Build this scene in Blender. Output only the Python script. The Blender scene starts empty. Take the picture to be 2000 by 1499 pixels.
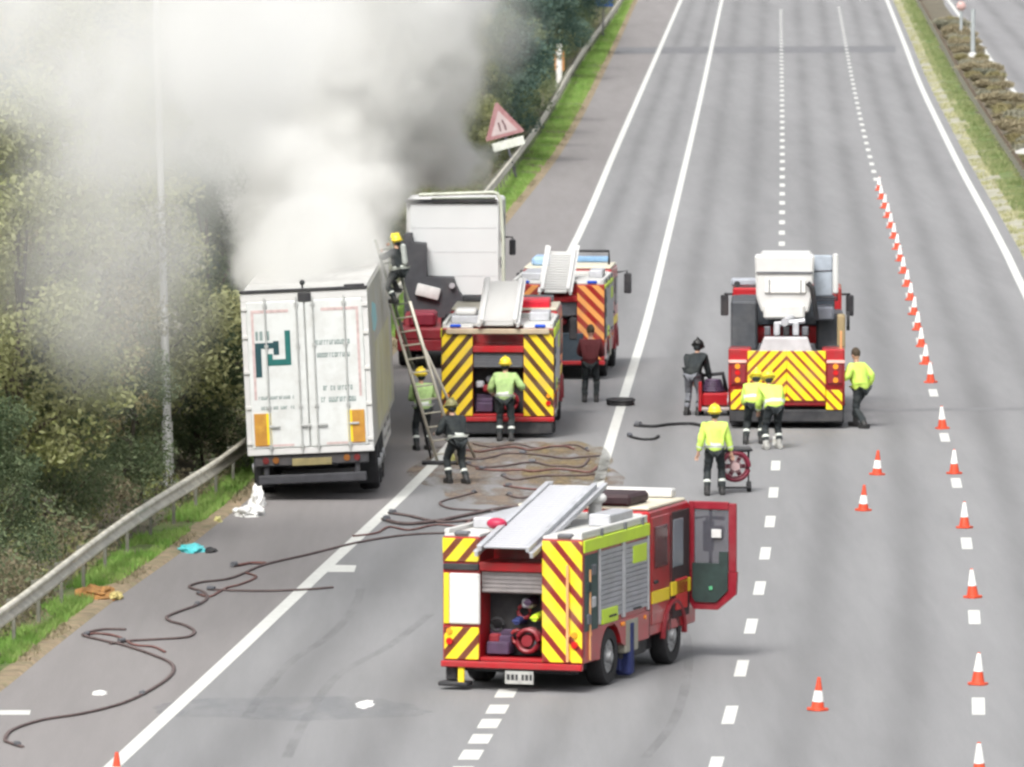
import bpy, bmesh, math, random
import numpy as np
from mathutils import Vector, Matrix, Euler, noise as mnoise
random.seed(7); rng = np.random.default_rng(7)
SC = bpy.context.scene
COL = SC.collection
R = math.radians
# ------------------------------------------------------------------ camera, sky, sun, exposure
FPX, HCAM, YH = 16000.0, 13.6, -370.0
PITCH = math.atan((749.5 - YH) / FPX)
cam_d = bpy.data.cameras.new('camera'); cam = bpy.data.objects.new('camera', cam_d); COL.objects.link(cam)
cam.location = (0, 0, HCAM); cam.rotation_euler = (math.pi/2 - PITCH, 0, 0)
cam_d.sensor_width = 36; cam_d.lens = FPX / 2000 * 36; cam_d.clip_start = 1; cam_d.clip_end = 9000
cam_d.dof.use_dof = True; cam_d.dof.focus_distance = 152; cam_d.dof.aperture_fstop = 4.5
SC.camera = cam
SUN_EL, SUN_AZ = R(52), R(200)
world = bpy.data.worlds.new('World'); SC.world = world; world.use_nodes = True
wn = world.node_tree.nodes; wl = world.node_tree.links
sky = wn.new('ShaderNodeTexSky'); sky.sky_type = 'NISHITA'; sky.sun_disc = False
sky.sun_elevation = SUN_EL; sky.sun_rotation = SUN_AZ; sky.air_density = 1.0; sky.dust_density = 6.0; sky.ozone_density = 0.6
hsv = wn.new('ShaderNodeHueSaturation'); hsv.inputs['Saturation'].default_value = 0.22
wl.new(sky.outputs[0], hsv.inputs['Color']); wl.new(hsv.outputs[0], wn['Background'].inputs[0])
wn['Background'].inputs[1].default_value = 0.118
sun_d = bpy.data.lights.new('sun', 'SUN'); sun = bpy.data.objects.new('sun', sun_d); COL.objects.link(sun)
sun_d.energy = 1.5; sun_d.angle = R(18); sun_d.color = (1.0, 0.97, 0.93)
sdir = Vector((math.sin(SUN_AZ)*math.cos(SUN_EL), math.cos(SUN_AZ)*math.cos(SUN_EL), math.sin(SUN_EL)))
sun.rotation_euler = sdir.to_track_quat('Z', 'Y').to_euler(); sun.location = (0, 60, 60)
SC.view_settings.view_transform = 'Standard'; SC.view_settings.look = 'None'
SC.view_settings.gamma = 1; SC.view_settings.use_curve_mapping = False
SC.view_settings.exposure = 0.92
cy = SC.cycles
cy.max_bounces = 8; cy.diffuse_bounces = 3; cy.glossy_bounces = 3; cy.transparent_max_bounces = 16
cy.volume_bounces = 5; cy.filter_width = 2.6; cy.use_adaptive_sampling = True; cy.adaptive_threshold = .03; cy.volume_max_steps = 160; cy.use_denoising = True; cy.caustics_reflective = False; cy.caustics_refractive = False

# ------------------------------------------------------------------ helpers
def at(px, py, z=0.0):
    """ground point (X, Y) seen at a place of the photograph, on the level z"""
    dx = (px - 1000) / FPX; dy = -(py - 749.5) / FPX
    c, s = math.cos(PITCH), math.sin(PITCH)
    d = Vector((dx, c + dy*s, -s + dy*c))
    t = (z - HCAM) / d.z
    return Vector((d.x*t, d.y*t, z))

def clean(o): return o
def link(o, parent=None):
    COL.objects.link(o)
    if parent is not None: o.parent = parent
    return o
def tag(o, label=None, cat=None, group=None, kind=None):
    if label: o['label'] = label
    if cat: o['category'] = cat
    if group: o['group'] = group
    if kind: o['kind'] = kind
    return o
def empty(name, loc, rz=0, label=None, cat=None, group=None, rx=0, ry=0):
    o = bpy.data.objects.new(name, None); COL.objects.link(o)
    o.location = loc; o.rotation_euler = (rx, ry, rz); o.empty_display_size = .3
    return tag(o, label, cat, group)
def copy_tree(o, parent=None):
    c = o.copy(); COL.objects.link(c); c.parent = parent
    for ch in list(o.children): copy_tree(ch, c)
    return c

ORD = 'first second third fourth fifth sixth seventh eighth ninth tenth eleventh twelfth thirteenth fourteenth fifteenth sixteenth seventeenth eighteenth nineteenth twentieth'.split()
ORD += ['twenty-'+w for w in ORD[:9]] + ['thirtieth'] + ['thirty-'+w for w in ORD[:9]] + ['fortieth'] + ['forty-'+w for w in ORD[:9]] + ['fiftieth'] + ['fifty-'+w for w in ORD[:9]] + ['sixtieth'] + ['sixty-'+w for w in ORD[:9]] + ['seventieth'] + ['seventy-'+w for w in ORD[:9]] + ['eightieth'] + ['eighty-'+w for w in ORD[:9]]
M = {}
def mat(name, col, rough=.6, metal=0., var=.12, scale=6., bump=0., spec=.5, dirt=None, dscale=1.5, damt=.5, emit=0, coat=0):
    if name in M: return M[name]
    m = bpy.data.materials.new(name); m.use_nodes = True
    nt = m.node_tree; n = nt.nodes; l = nt.links; b = n['Principled BSDF']
    b.inputs['Roughness'].default_value = rough; b.inputs['Metallic'].default_value = metal
    b.inputs['Specular IOR Level'].default_value = spec
    b.inputs['Coat Weight'].default_value = coat
    tc = n.new('ShaderNodeTexCoord')
    no = n.new('ShaderNodeTexNoise'); no.inputs['Scale'].default_value = scale; no.inputs['Detail'].default_value = 5
    l.new(tc.outputs['Object'], no.inputs['Vector'])
    mr = n.new('ShaderNodeMapRange'); mr.inputs[1].default_value = .3; mr.inputs[2].default_value = .7
    mr.inputs[3].default_value = 1 - var; mr.inputs[4].default_value = 1 + var
    l.new(no.outputs[0], mr.inputs[0])
    mx = n.new('ShaderNodeVectorMath'); mx.operation = 'SCALE'; mx.inputs[0].default_value = col
    l.new(mr.outputs[0], mx.inputs['Scale'])
    out = mx.outputs[0]
    if dirt:
        n2 = n.new('ShaderNodeTexNoise'); n2.inputs['Scale'].default_value = dscale; n2.inputs['Detail'].default_value = 7; n2.inputs['Roughness'].default_value = .65
        l.new(tc.outputs['Object'], n2.inputs['Vector'])
        m2 = n.new('ShaderNodeMapRange'); m2.inputs[1].default_value = .45; m2.inputs[2].default_value = .72; m2.inputs[3].default_value = 0; m2.inputs[4].default_value = damt
        l.new(n2.outputs[0], m2.inputs[0])
        mm = n.new('ShaderNodeMix'); mm.data_type = 'RGBA'; l.new(m2.outputs[0], mm.inputs[0]); l.new(out, mm.inputs[6]); mm.inputs[7].default_value = (*dirt, 1)
        out = mm.outputs[2]
    l.new(out, b.inputs['Base Color'])
    if bump:
        bp = n.new('ShaderNodeBump'); bp.inputs['Strength'].default_value = bump; bp.inputs['Distance'].default_value = .02
        l.new(no.outputs[0], bp.inputs['Height']); l.new(bp.outputs[0], b.inputs['Normal'])
    if emit:
        b.inputs['Emission Color'].default_value = (*col, 1); b.inputs['Emission Strength'].default_value = emit
    M[name] = m
    return m

def stripe_mat(name, ca, cb, period, duty, sgn, dirt=(.25, .2, .15), blend=None, axis='XZ'):
    """retro-reflective diagonal stripes, printed flat on a panel (object coordinates)"""
    m = bpy.data.materials.new(name); m.use_nodes = True
    nt = m.node_tree; n = nt.nodes; l = nt.links; b = n['Principled BSDF']; b.inputs['Roughness'].default_value = .4
    tc = n.new('ShaderNodeTexCoord'); sp = n.new('ShaderNodeSeparateXYZ'); l.new(tc.outputs['Object'], sp.inputs[0])
    a = n.new('ShaderNodeMath'); a.operation = 'MULTIPLY_ADD'; l.new(sp.outputs['X' if axis[0] == 'X' else 'Y'], a.inputs[0]); a.inputs[1].default_value = sgn
    l.new(sp.outputs['Z'], a.inputs[2])
    d = n.new('ShaderNodeMath'); d.operation = 'DIVIDE'; l.new(a.outputs[0], d.inputs[0]); d.inputs[1].default_value = period
    f = n.new('ShaderNodeMath'); f.operation = 'FRACT'; l.new(d.outputs[0], f.inputs[0])
    g = n.new('ShaderNodeMath'); g.operation = 'GREATER_THAN'; l.new(f.outputs[0], g.inputs[0]); g.inputs[1].default_value = duty
    mm = n.new('ShaderNodeMix'); mm.data_type = 'RGBA'; l.new(g.outputs[0], mm.inputs[0]); mm.inputs[6].default_value = (*ca, 1); mm.inputs[7].default_value = (*cb, 1)
    no = n.new('ShaderNodeTexNoise'); no.inputs['Scale'].default_value = 2.2; no.inputs['Detail'].default_value = 6; l.new(tc.outputs['Object'], no.inputs['Vector'])
    m2 = n.new('ShaderNodeMapRange'); m2.inputs[1].default_value = .45; m2.inputs[2].default_value = .75; m2.inputs[4].default_value = .4
    l.new(no.outputs[0], m2.inputs[0])
    m3 = n.new('ShaderNodeMix'); m3.data_type = 'RGBA'; l.new(m2.outputs[0], m3.inputs[0]); l.new(mm.outputs[2], m3.inputs[6]); m3.inputs[7].default_value = (*dirt, 1)
    l.new(m3.outputs[2], b.inputs['Base Color'])
    M[name] = m
    return m

class MB:
    """collects shapes and links them as ONE mesh object"""
    def __init__(self): self.bm = bmesh.new()
    def _place(self, verts, loc, rot, mi, faces=None):
        mtx = Matrix.Translation(loc) @ (rot.to_matrix().to_4x4() if isinstance(rot, Euler) else Matrix.Identity(4))
        bmesh.ops.transform(self.bm, matrix=mtx, verts=verts)
    def box(self, x0, x1, y0, y1, z0, z1, bev=.012, mi=0, rot=None, seg=1):
        c = Vector(((x0+x1)/2, (y0+y1)/2, (z0+z1)/2))
        r = bmesh.ops.create_cube(self.bm, size=1)
        v = r['verts']
        sx, sy, sz = abs(x1-x0), abs(y1-y0), abs(z1-z0)
        bmesh.ops.scale(self.bm, vec=(sx, sy, sz), verts=v)
        bv = min(bev, .3*min(sx, sy, sz))
        if bv > .0015:
            es = list({e for a in v for e in a.link_edges})
            q = bmesh.ops.bevel(self.bm, geom=es, offset=bv, segments=seg, affect='EDGES', profile=.6)
            v = list({a for f in q['faces'] for a in f.verts})
            # all connected verts
            st = list(v); seen = set(v)
            while st:
                a = st.pop()
                for e in a.link_edges:
                    o = e.other_vert(a)
                    if o not in seen: seen.add(o); st.append(o)
            v = list(seen)
        if mi:
            for f in {f for a in v for f in a.link_faces}: f.material_index = mi
        mtx = Matrix.Translation(c)
        if rot is not None: mtx = mtx @ rot.to_matrix().to_4x4()
        bmesh.ops.transform(self.bm, matrix=mtx, verts=v)
        return v
    def cyl(self, p0, p1, r0, r1=None, seg=16, mi=0, caps=True):
        p0, p1 = Vector(p0), Vector(p1); r1 = r0 if r1 is None else r1
        q = (p1-p0).to_track_quat('Z', 'Y')
        r = bmesh.ops.create_cone(self.bm, cap_ends=caps, segments=seg, radius1=max(r0, 1e-4), radius2=max(r1, 1e-4), depth=(p1-p0).length)
        v = r['verts']
        if mi:
            for f in {f for a in v for f in a.link_faces}: f.material_index = mi
        bmesh.ops.transform(self.bm, matrix=Matrix.Translation((p0+p1)/2) @ q.to_matrix().to_4x4(), verts=v)
        return v
    def ball(self, c, r, sc=(1, 1, 1), seg=16, mi=0, rot=None):
        q = bmesh.ops.create_uvsphere(self.bm, u_segments=seg, v_segments=max(6, seg//2+2), radius=r)['verts']
        mtx = Matrix.Translation(c) @ (rot.to_matrix().to_4x4() if rot else Matrix.Identity(4)) @ Matrix.Diagonal((*sc, 1))
        bmesh.ops.transform(self.bm, matrix=mtx, verts=q)
        if mi:
            for f in {f for a in q for f in a.link_faces}: f.material_index = mi
        return q
    def tube(self, pts, r, seg=8, closed=False, mi=0):
        pts = [Vector(p) for p in pts]; n = len(pts); rings = []
        up = Vector((0, 0, 1))
        for i, p in enumerate(pts):
            a = pts[(i-1) % n] if (closed or i > 0) else p
            b = pts[(i+1) % n] if (closed or i < n-1) else p
            t = (b-a).normalized()
            s = t.cross(up)
            if s.length < .05: s = t.cross(Vector((1, 0, 0)))
            s.normalize(); u = s.cross(t)
            rr = r[i] if isinstance(r, (list, tuple)) else r
            rings.append([self.bm.verts.new(p + (s*math.cos(k*2*math.pi/seg) + u*math.sin(k*2*math.pi/seg))*rr) for k in range(seg)])
        m = n if closed else n-1
        for i in range(m):
            A, B = rings[i], rings[(i+1) % n]
            for k in range(seg):
                f = self.bm.faces.new((A[k], A[(k+1) % seg], B[(k+1) % seg], B[k])); f.material_index = mi; f.smooth = True
        if not closed:
            self.bm.faces.new(rings[0]).material_index = mi; self.bm.faces.new(rings[-1][::-1]).material_index = mi
    def prism(self, outline, axis, a, b, mi=0, bev=0):
        """outline in the plane across the axis ('x': (y,z), 'y': (x,z), 'z': (x,y)), swept from a to b"""
        def mk(p, t):
            return {'x': (t, p[0], p[1]), 'y': (p[0], t, p[1]), 'z': (p[0], p[1], t)}[axis]
        A = [self.bm.verts.new(mk(p, a)) for p in outline]; B = [self.bm.verts.new(mk(p, b)) for p in outline]
        n = len(outline); fs = [self.bm.faces.new(A), self.bm.faces.new(B[::-1])]
        for i in range(n): fs.append(self.bm.faces.new((A[i], B[i], B[(i+1) % n], A[(i+1) % n])))
        for f in fs: f.material_index = mi
        if bev:
            bmesh.ops.bevel(self.bm, geom=list({e for f in fs for e in f.edges}), offset=bev, segments=1, affect='EDGES')
    def build(self, name, mats, parent=None, smooth=False, angle=35):
        bmesh.ops.recalc_face_normals(self.bm, faces=self.bm.faces)
        me = bpy.data.meshes.new(name); self.bm.to_mesh(me); self.bm.free()
        for m in (mats if isinstance(mats, (list, tuple)) else [mats]): me.materials.append(m)
        o = bpy.data.objects.new(name, me); link(o, parent)
        if smooth:
            me.shade_smooth()
            try: me.set_sharp_from_angle(angle=R(angle))
            except Exception: pass
        return o
def bx(name, m, parent, *a, **k):
    b = MB(); b.box(*a, **k); return b.build(name, m, parent)
def pydata(name, verts, faces, mats, parent=None, mi=None, smooth=False):
    me = bpy.data.meshes.new(name)
    verts = np.asarray(verts, dtype=np.float32); faces = np.asarray(faces, dtype=np.int32)
    nf, k = faces.shape
    me.vertices.add(len(verts)); me.vertices.foreach_set('co', verts.ravel())
    me.loops.add(nf*k); me.loops.foreach_set('vertex_index', faces.ravel())
    me.polygons.add(nf); me.polygons.foreach_set('loop_start', np.arange(0, nf*k, k, dtype=np.int32))
    try: me.polygons.foreach_set('loop_total', np.full(nf, k, dtype=np.int32))
    except Exception: pass
    for m in (mats if isinstance(mats, (list, tuple)) else [mats]): me.materials.append(m)
    if mi is not None: me.polygons.foreach_set('material_index', np.asarray(mi, dtype=np.int32))
    me.update(calc_edges=True); me.validate()
    if smooth: me.shade_smooth()
    o = bpy.data.objects.new(name, me); link(o, parent)
    return o

def pchip(pts):
    pts = sorted(pts); x = np.array([p[0] for p in pts], float); y = np.array([p[1] for p in pts], float)
    h = np.diff(x); d = np.diff(y)/h; m = np.zeros(len(x)); m[0] = d[0]; m[-1] = d[-1]
    for i in range(1, len(x)-1):
        m[i] = 0 if d[i-1]*d[i] <= 0 else 3*(h[i-1]+h[i])/((2*h[i]+h[i-1])/d[i-1] + (h[i]+2*h[i-1])/d[i])
    def f(t):
        if t <= x[0]: return y[0] + m[0]*(t-x[0])
        if t >= x[-1]: return y[-1] + m[-1]*(t-x[-1])
        i = int(np.searchsorted(x, t))-1; i = max(0, min(i, len(x)-2))
        u = (t-x[i])/h[i]
        return ((2*u**3-3*u*u+1)*y[i] + (u**3-2*u*u+u)*h[i]*m[i] + (-2*u**3+3*u*u)*y[i+1] + (u**3-u*u)*h[i]*m[i+1])
    return f
# plan of the carriageway: the survey points of each line are turned into metres once, then every line is X = f(Y)
SURV = dict(
 E=[(1600,-330),(1480,-180),(1340,10),(1270,95),(1150,250),(1090,335),(1020,425),(985,470),(880,580),(640,815),(440,985),(290,1100),(130,1185),(0,1245),(-150,1318),(-250,1372)],
 L1=[(1600,110),(1483,235),(1280,455),(1105,640),(935,820),(860,889),(640,1026),(480,1120),(300,1199),(0,1330),(-250,1437)],
 L2=[(1600,842),(1475,920),(1385,972),(1200,1066),(955,1165),(870,1190),(765,1222),(640,1260),(480,1300),(250,1355),(0,1410),(-250,1471)],
 L3=[(1600,1368),(1480,1402),(1400,1425),(1303,1449),(1223,1467),(1147,1484),(1078,1495),(1013,1505),(960,1511),(910,1515),(700,1522),(470,1527),(0,1525),(-250,1526)],
 L4=[(1600,1914),(1465,1912),(1380,1911),(1206,1903),(1062,1888),(944,1868),(855,1845),(768,1823),(700,1805),(575,1775),(460,1744),(370,1716),(0,1635),(-250,1580)],
 L5=[(1600,2406),(1206,2297),(855,2149),(700,2071),(568,2000),(508,1972),(424,1928),(344,1884),(256,1840),(172,1800),(80,1764),(0,1732),(-250,1632)],
 B=[(1600,-390),(1430,-200),(1290,0),(1104,235),(942,470),(700,700),(410,955),(280,1050),(140,1130),(23,1210),(-100,1270),(-250,1350)])
LN = {}
for k_, v_ in SURV.items():
    LN[k_] = pchip([(at(px, py).y, at(px, py).x) for py, px in v_])
YN, YF = at(0, 1700).y, at(0, -250).y
LN['R'] = lambda y: LN['L5'](y) + .45
LN['W'] = lambda y: LN['L5'](y) + 4.4        # near edge line of the other carriageway
def ysteps(a=YN, b=YF, n=110):
    # finer near, coarser far
    return [a * (b/a)**(i/(n-1)) for i in range(n)]

# ------------------------------------------------------------------ materials of the setting
def asphalt(name, base, warm=0., tracks=True):
    m = bpy.data.materials.new(name); m.use_nodes = True
    nt = m.node_tree; n = nt.nodes; l = nt.links; b = n['Principled BSDF']; b.inputs['Roughness'].default_value = .82; b.inputs['Specular IOR Level'].default_value = .35
    uv = n.new('ShaderNodeUVMap'); uv.uv_map = 'lane'; sp = n.new('ShaderNodeSeparateXYZ'); l.new(uv.outputs[0], sp.inputs[0])
    geo = n.new('ShaderNodeTexCoord')
    def math_(op, a, b_=None, c=None):
        q = n.new('ShaderNodeMath'); q.operation = op
        for i, v in enumerate((a, b_, c)):
            if v is None: continue
            if isinstance(v, (int, float)): q.inputs[i].default_value = v
            else: l.new(v, q.inputs[i])
        return q.outputs[0]
    def noise_(scale, detail=6, rough=.6, vec=None, dist=0):
        q = n.new('ShaderNodeTexNoise'); q.inputs['Scale'].default_value = scale; q.inputs['Detail'].default_value = detail; q.inputs['Roughness'].default_value = rough
        q.inputs['Distortion'].default_value = dist
        l.new(vec or geo.outputs['Object'], q.inputs['Vector']); return q.outputs[0]
    def rng_(v, a, b_, c, d):
        q = n.new('ShaderNodeMapRange'); l.new(v, q.inputs[0])
        for i, w in enumerate((a, b_, c, d)): q.inputs[i+1].default_value = w
        return q.outputs[0]
    mp = n.new('ShaderNodeMapping'); mp.inputs['Scale'].default_value = (1, .06, 1); l.new(geo.outputs['Object'], mp.inputs[0])
    m2_ = n.new('ShaderNodeMapping'); m2_.inputs['Scale'].default_value = (1, .045, 1); l.new(geo.outputs['Object'], m2_.inputs[0])
    big = rng_(noise_(.25, 4, .5, m2_.outputs[0]), .3, .7, .94, 1.06)
    long_ = rng_(noise_(1.1, 5, .6, mp.outputs[0]), .3, .7, .93, 1.06)
    fine = rng_(noise_(28, 4, .8), .25, .75, .84, 1.16)
    mid = rng_(noise_(3.5, 6, .7, mp.outputs[0]), .3, .7, .95, 1.05)
    v = math_('MULTIPLY', math_('MULTIPLY', big, long_), math_('MULTIPLY', fine, mid))
    if tracks:
        fr = math_('FRACT', sp.outputs[0])
        t = None
        for c in (.29, .71):
            dd = math_('DIVIDE', math_('SUBTRACT', fr, c), .10)
            g = math_('POWER', 2.718, math_('MULTIPLY', math_('MULTIPLY', dd, dd), -1.0))
            t = g if t is None else math_('ADD', t, g)
        wob = rng_(noise_(.5, 3, .5, mp.outputs[0]), .3, .7, .15, .27)
        v = math_('MULTIPLY', v, math_('SUBTRACT', 1.04, math_('MULTIPLY', t, wob)))
    vm = n.new('ShaderNodeVectorMath'); vm.operation = 'SCALE'; vm.inputs[0].default_value = base; l.new(v, vm.inputs['Scale'])
    # oil and water stains with a shape of their own
    st = rng_(noise_(.8, 7, .62, m2_.outputs[0], dist=.4), .60, .74, 0, .20)
    mm = n.new('ShaderNodeMix'); mm.data_type = 'RGBA'; l.new(st, mm.inputs[0]); l.new(vm.outputs[0], mm.inputs[6]); mm.inputs[7].default_value = (base[0]*.55, base[1]*.55, base[2]*.56, 1)
    l.new(mm.outputs[2], b.inputs['Base Color'])
    bp = n.new('ShaderNodeBump'); bp.inputs['Strength'].default_value = .35; bp.inputs['Distance'].default_value = .01
    l.new(fine, bp.inputs['Height']); l.new(bp.outputs[0], b.inputs['Normal'])
    M[name] = m; return m
asphalt('asphalt', (.205, .206, .210)); asphalt('asphalt_shoulder', (.208, .197, .195), tracks=False); asphalt('asphalt_other', (.21, .21, .215))
mat('road_paint', (.58, .59, .56), .6, var=.06, scale=9, dirt=(.35, .35, .34), dscale=5, damt=.45, bump=.2)
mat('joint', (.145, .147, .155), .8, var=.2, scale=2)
mat('soil', (.11, .10, .07), .95, var=.35, scale=.9, bump=.6, dirt=(.16, .13, .09), dscale=.6, damt=.8)
mat('verge', (.105, .165, .045), .95, var=.4, scale=1.4, bump=.6, dirt=(.20, .16, .09), dscale=1.2, damt=.7)
mat('dry', (.26, .20, .13), .95, var=.35, scale=4, bump=.5, dirt=(.12, .14, .06), dscale=2.5, damt=.7)
mat('dry_far', (.33, .32, .26), .95, var=.25, scale=2, bump=.5, dirt=(.14, .17, .07), dscale=.9, damt=.6)
mat('galv', (.60, .58, .50), .6, .1, var=.18, scale=3, dirt=(.30, .27, .20), dscale=2, damt=.6)
mat('rust', (.16, .12, .08), .8, .2, var=.3, scale=3)

# ------------------------------------------------------------------ ground, road, markings
def strip(name, fa, fb, m, ys, ncol=1, z=0.0, lane=None, parent=None, kind='structure', zf=None):
    verts = []; faces = []; uvs = []
    for j, y in enumerate(ys):
        xa, xb = fa(y), fb(y)
        for i in range(ncol+1):
            t = i/ncol; x = xa+(xb-xa)*t
            verts.append((x, y, z if zf is None else zf(t, y))); uvs.append(((lane or (0, 1))[0] + t*((lane or (0, 1))[1]-(lane or (0, 1))[0]), y))
    w = ncol+1
    for j in range(len(ys)-1):
        for i in range(ncol): faces.append((j*w+i, j*w+i+1, (j+1)*w+i+1, (j+1)*w+i))
    o = pydata(name, verts, faces, m, parent)
    uvl = o.data.uv_layers.new(name='lane'); li = np.zeros(len(o.data.loops), dtype=np.int32); o.data.loops.foreach_get('vertex_index', li)
    uvl.data.foreach_set('uv', np.array(uvs, dtype=np.float32)[li].ravel())
    if kind: o['kind'] = kind
    return o
YS = ysteps()
# carriageway mesh carries all lanes: columns at each line
def road():
    keys = ['L1', 'L2', 'L3', 'L4', 'L5', 'R']; lan = [1, 2, 3, 4, 5, 5.15]
    verts = []; uvs = []; faces = []; w = len(keys)
    for y in YS:
        for k, u in zip(keys, lan): verts.append((LN[k](y), y, 0)); uvs.append((u, y))
    for j in range(len(YS)-1):
        for i in range(w-1): faces.append((j*w+i, j*w+i+1, (j+1)*w+i+1, (j+1)*w+i))
    o = pydata('road', verts, faces, M['asphalt'])
    uvl = o.data.uv_layers.new(name='lane'); li = np.zeros(len(o.data.loops), dtype=np.int32); o.data.loops.foreach_get('vertex_index', li)
    uvl.data.foreach_set('uv', np.array(uvs, dtype=np.float32)[li].ravel())
    return tag(o, kind='structure')
ROAD = road()
SHOULDER = strip('hard_shoulder', LN['E'], LN['L1'], M['asphalt_shoulder'], YS, 2)
OTHER = strip('opposite_carriageway', lambda y: LN['W'](y)-.5, lambda y: LN['W'](y)+12, M['asphalt_other'], YS, 3, lane=(0, 3), z=.0)
# terrain: one sheet running under everything, banked up on the left beyond the barrier
def smooth(t): t = max(0., min(1., t)); return t*t*(3-2*t)
def bank(x, y):
    b = LN['B'](y) - x          # metres beyond the barrier on the left
    if b > 0:
        h = .02 + 3.6*smooth((b-.6)/9) + .5*smooth((b-10)/40)
        return h + .25*smooth(b/3)*mnoise.noise(Vector((x*.3, y*.3, 0)))
    e = LN['E'](y) - x
    if e > -.2: return .01 + .03*smooth((e+.2)/.4)
    r = x - LN['R'](y)
    w = LN['W'](y) - .6 - LN['R'](y)
    if 0 <= r <= w:
        return .02 + .10*math.sin(math.pi*r/w) + .04*mnoise.noise(Vector((x*.7, y*.4, 3)))
    if r > w + 12.4: return .03
    return -.06
cols = [('B', -400), ('B', -120), ('B', -60), ('B', -40), ('B', -25), ('B', -16), ('B', -11), ('B', -8), ('B', -6), ('B', -4.5), ('B', -3), ('B', -2), ('B', -1), ('B', -.4), ('B', .1), ('E', -.45), ('E', .0), ('E', .12), ('E', .6),
        ('R', -.5), ('R', -.02), ('R', .3), ('R', .8), ('R', 1.4), ('R', 2), ('R', 2.6), ('R', 3.1), ('R', 3.33), ('R', 4), ('R', 14), ('R', 16), ('R', 30), ('R', 150), ('R', 600)]
gys = [10, 40, 70] + ysteps(n=190) + [2200, 4000]
gv = []; gf = []
for y in gys:
    yy = min(max(y, YN), YF)
    for k, dx in cols:
        x = LN[k](yy)+dx
        if k == 'E' and dx < 0: x = max(x, LN['B'](yy)+.3)
        if k == 'E' and dx == 0: z = .035
        elif k == 'E' and dx > 0: z = -.06
        elif k == 'R' and dx < 0: z = -.06
        else: z = bank(x, yy)
        gv.append((x, y, z))
w_ = len(cols)
for j in range(len(gys)-1):
    for i in range(w_-1): gf.append((j*w_+i, j*w_+i+1, (j+1)*w_+i+1, (j+1)*w_+i))
mi = []
for j in range(len(gys)-1):
    for i in range(w_-1):
        k = cols[i]
        if k[0] == 'B' and k[1] < -.5: mi.append(0)
        elif k in (('E', -.45), ('E', .0), ('E', .12)): mi.append(2)
        elif k[0] == 'R' and -.1 < k[1] < .7: mi.append(3)
        elif k[0] == 'R' and 1.3 < k[1] < 4: mi.append(0)
        else: mi.append(1)
GROUND = tag(pydata('ground', gv, gf, [M['soil'], M['verge'], M['dry'], M['dry_far']], mi=mi, smooth=True), kind='structure')

def line(name, f, y0, y1, wdt, parent, n=60, z=.004, m=None):
    ys = [y0*(y1/y0)**(i/(n-1)) for i in range(n)] if n > 2 else [y0, y1]
    return strip(name, lambda y: f(y)-wdt/2, lambda y: f(y)+wdt/2, m or M['road_paint'], ys, 1, z=z, parent=parent)
line('edge_line', LN['L1'], YN, YF, .24, ROAD)
line('lane_line', LN['L2'], at(0, 1000).y, YF, .22, ROAD)
line('edge_line', lambda y: LN['L5'](y), YN, YF, .24, ROAD)
line('edge_line', LN['W'], YN, YF, .22, OTHER)
DEP = lambda py: at(1000, py).y
def dashes(f, y_first, step, length, wdt, y_end, drop=()):
    y = y_first; k = 0; first = None
    while y < y_end:
        ya, yb = y-length/2, y+length/2
        line('lane_dash', f, ya, yb, wdt, ROAD, n=2)
        y += step
# long dashes between the lanes
y0 = DEP(1397); step = (DEP(910)-y0)/7
dashes(LN['L3'], y0-2*step, step, 2.5, .19, 560)
y0 = DEP(1380); step4 = (DEP(855)-y0)/4 / 1.0
for i, py in enumerate((1560, 1380, 1206, 1062, 944, 855, 768, 700)):
    y = DEP(py); line('lane_dash', LN['L4'], y-1.2, y+1.2, .20, ROAD, n=2)
y = DEP(700)
DASH4 = [y]
while y < 560:
    y += 6.6; DASH4.append(y); line('lane_dash', LN['L4'], y-1.2, y+1.2, .18, ROAD, n=2)
for py in (1540, 1508, 1475, 1444, 1414, 1386, 1355, 1325): 
    y = DEP(py); line('lane_dash', LN['L2'], y-.62, y+.62, .30, ROAD, n=2)
# far tarmac joint, a faint dark band and short painted ticks
def quad(name, pts, m, parent, z=.005, label=None, kind='structure'):
    v = [at(px, py) for px, py in pts]
    o = pydata(name, [(p.x, p.y, z) for p in v], [tuple(range(len(v)))], m, parent)
    if kind: o['kind'] = kind
    return o
quad('road_band', [(1172, 106), (1750, 103), (1748, 90), (1176, 93)], M['joint'], ROAD, .0025)
quad('road_band', [(1560, 806), (2120, 800), (2116, 794), (1560, 801)], mat('band_faint', (.165, .167, .172), .8), ROAD, .0025)  # thin, slightly darker band across the right-hand lanes
quad('road_mark', [(640, 1118), (692, 1118), (696, 1105), (650, 1104)], M['road_paint'], ROAD, .0045)
quad('road_mark', [(-20, 1397), (58, 1397), (60, 1388), (-20, 1388)], M['road_paint'], SHOULDER, .0045)
# ------------------------------------------------------------------ materials of things
RED = mat('red_paint', (.38, .010, .016), .34, var=.12, scale=2, dirt=(.15, .06, .05), dscale=2.2, damt=.6, coat=.4)
DRED = mat('dark_red_paint', (.22, .010, .018), .45, var=.15, scale=2, dirt=(.10, .05, .05), dscale=2, damt=.5)
BLK = mat('black_rubber', (.018, .018, .02), .8, var=.3, scale=8)
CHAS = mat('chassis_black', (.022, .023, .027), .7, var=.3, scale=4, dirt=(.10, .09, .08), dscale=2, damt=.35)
GREY = mat('grey_plastic', (.10, .105, .12), .6, var=.15, scale=4, dirt=(.2, .19, .17), damt=.3)
ALU = mat('aluminium', (.50, .51, .54), .45, .35, var=.12, scale=5, dirt=(.3, .3, .29), dscale=3, damt=.4)
SHUT = mat('shutter_silver', (.36, .37, .41), .42, .3, var=.08, scale=3, dirt=(.22, .21, .20), dscale=2, damt=.4)
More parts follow.
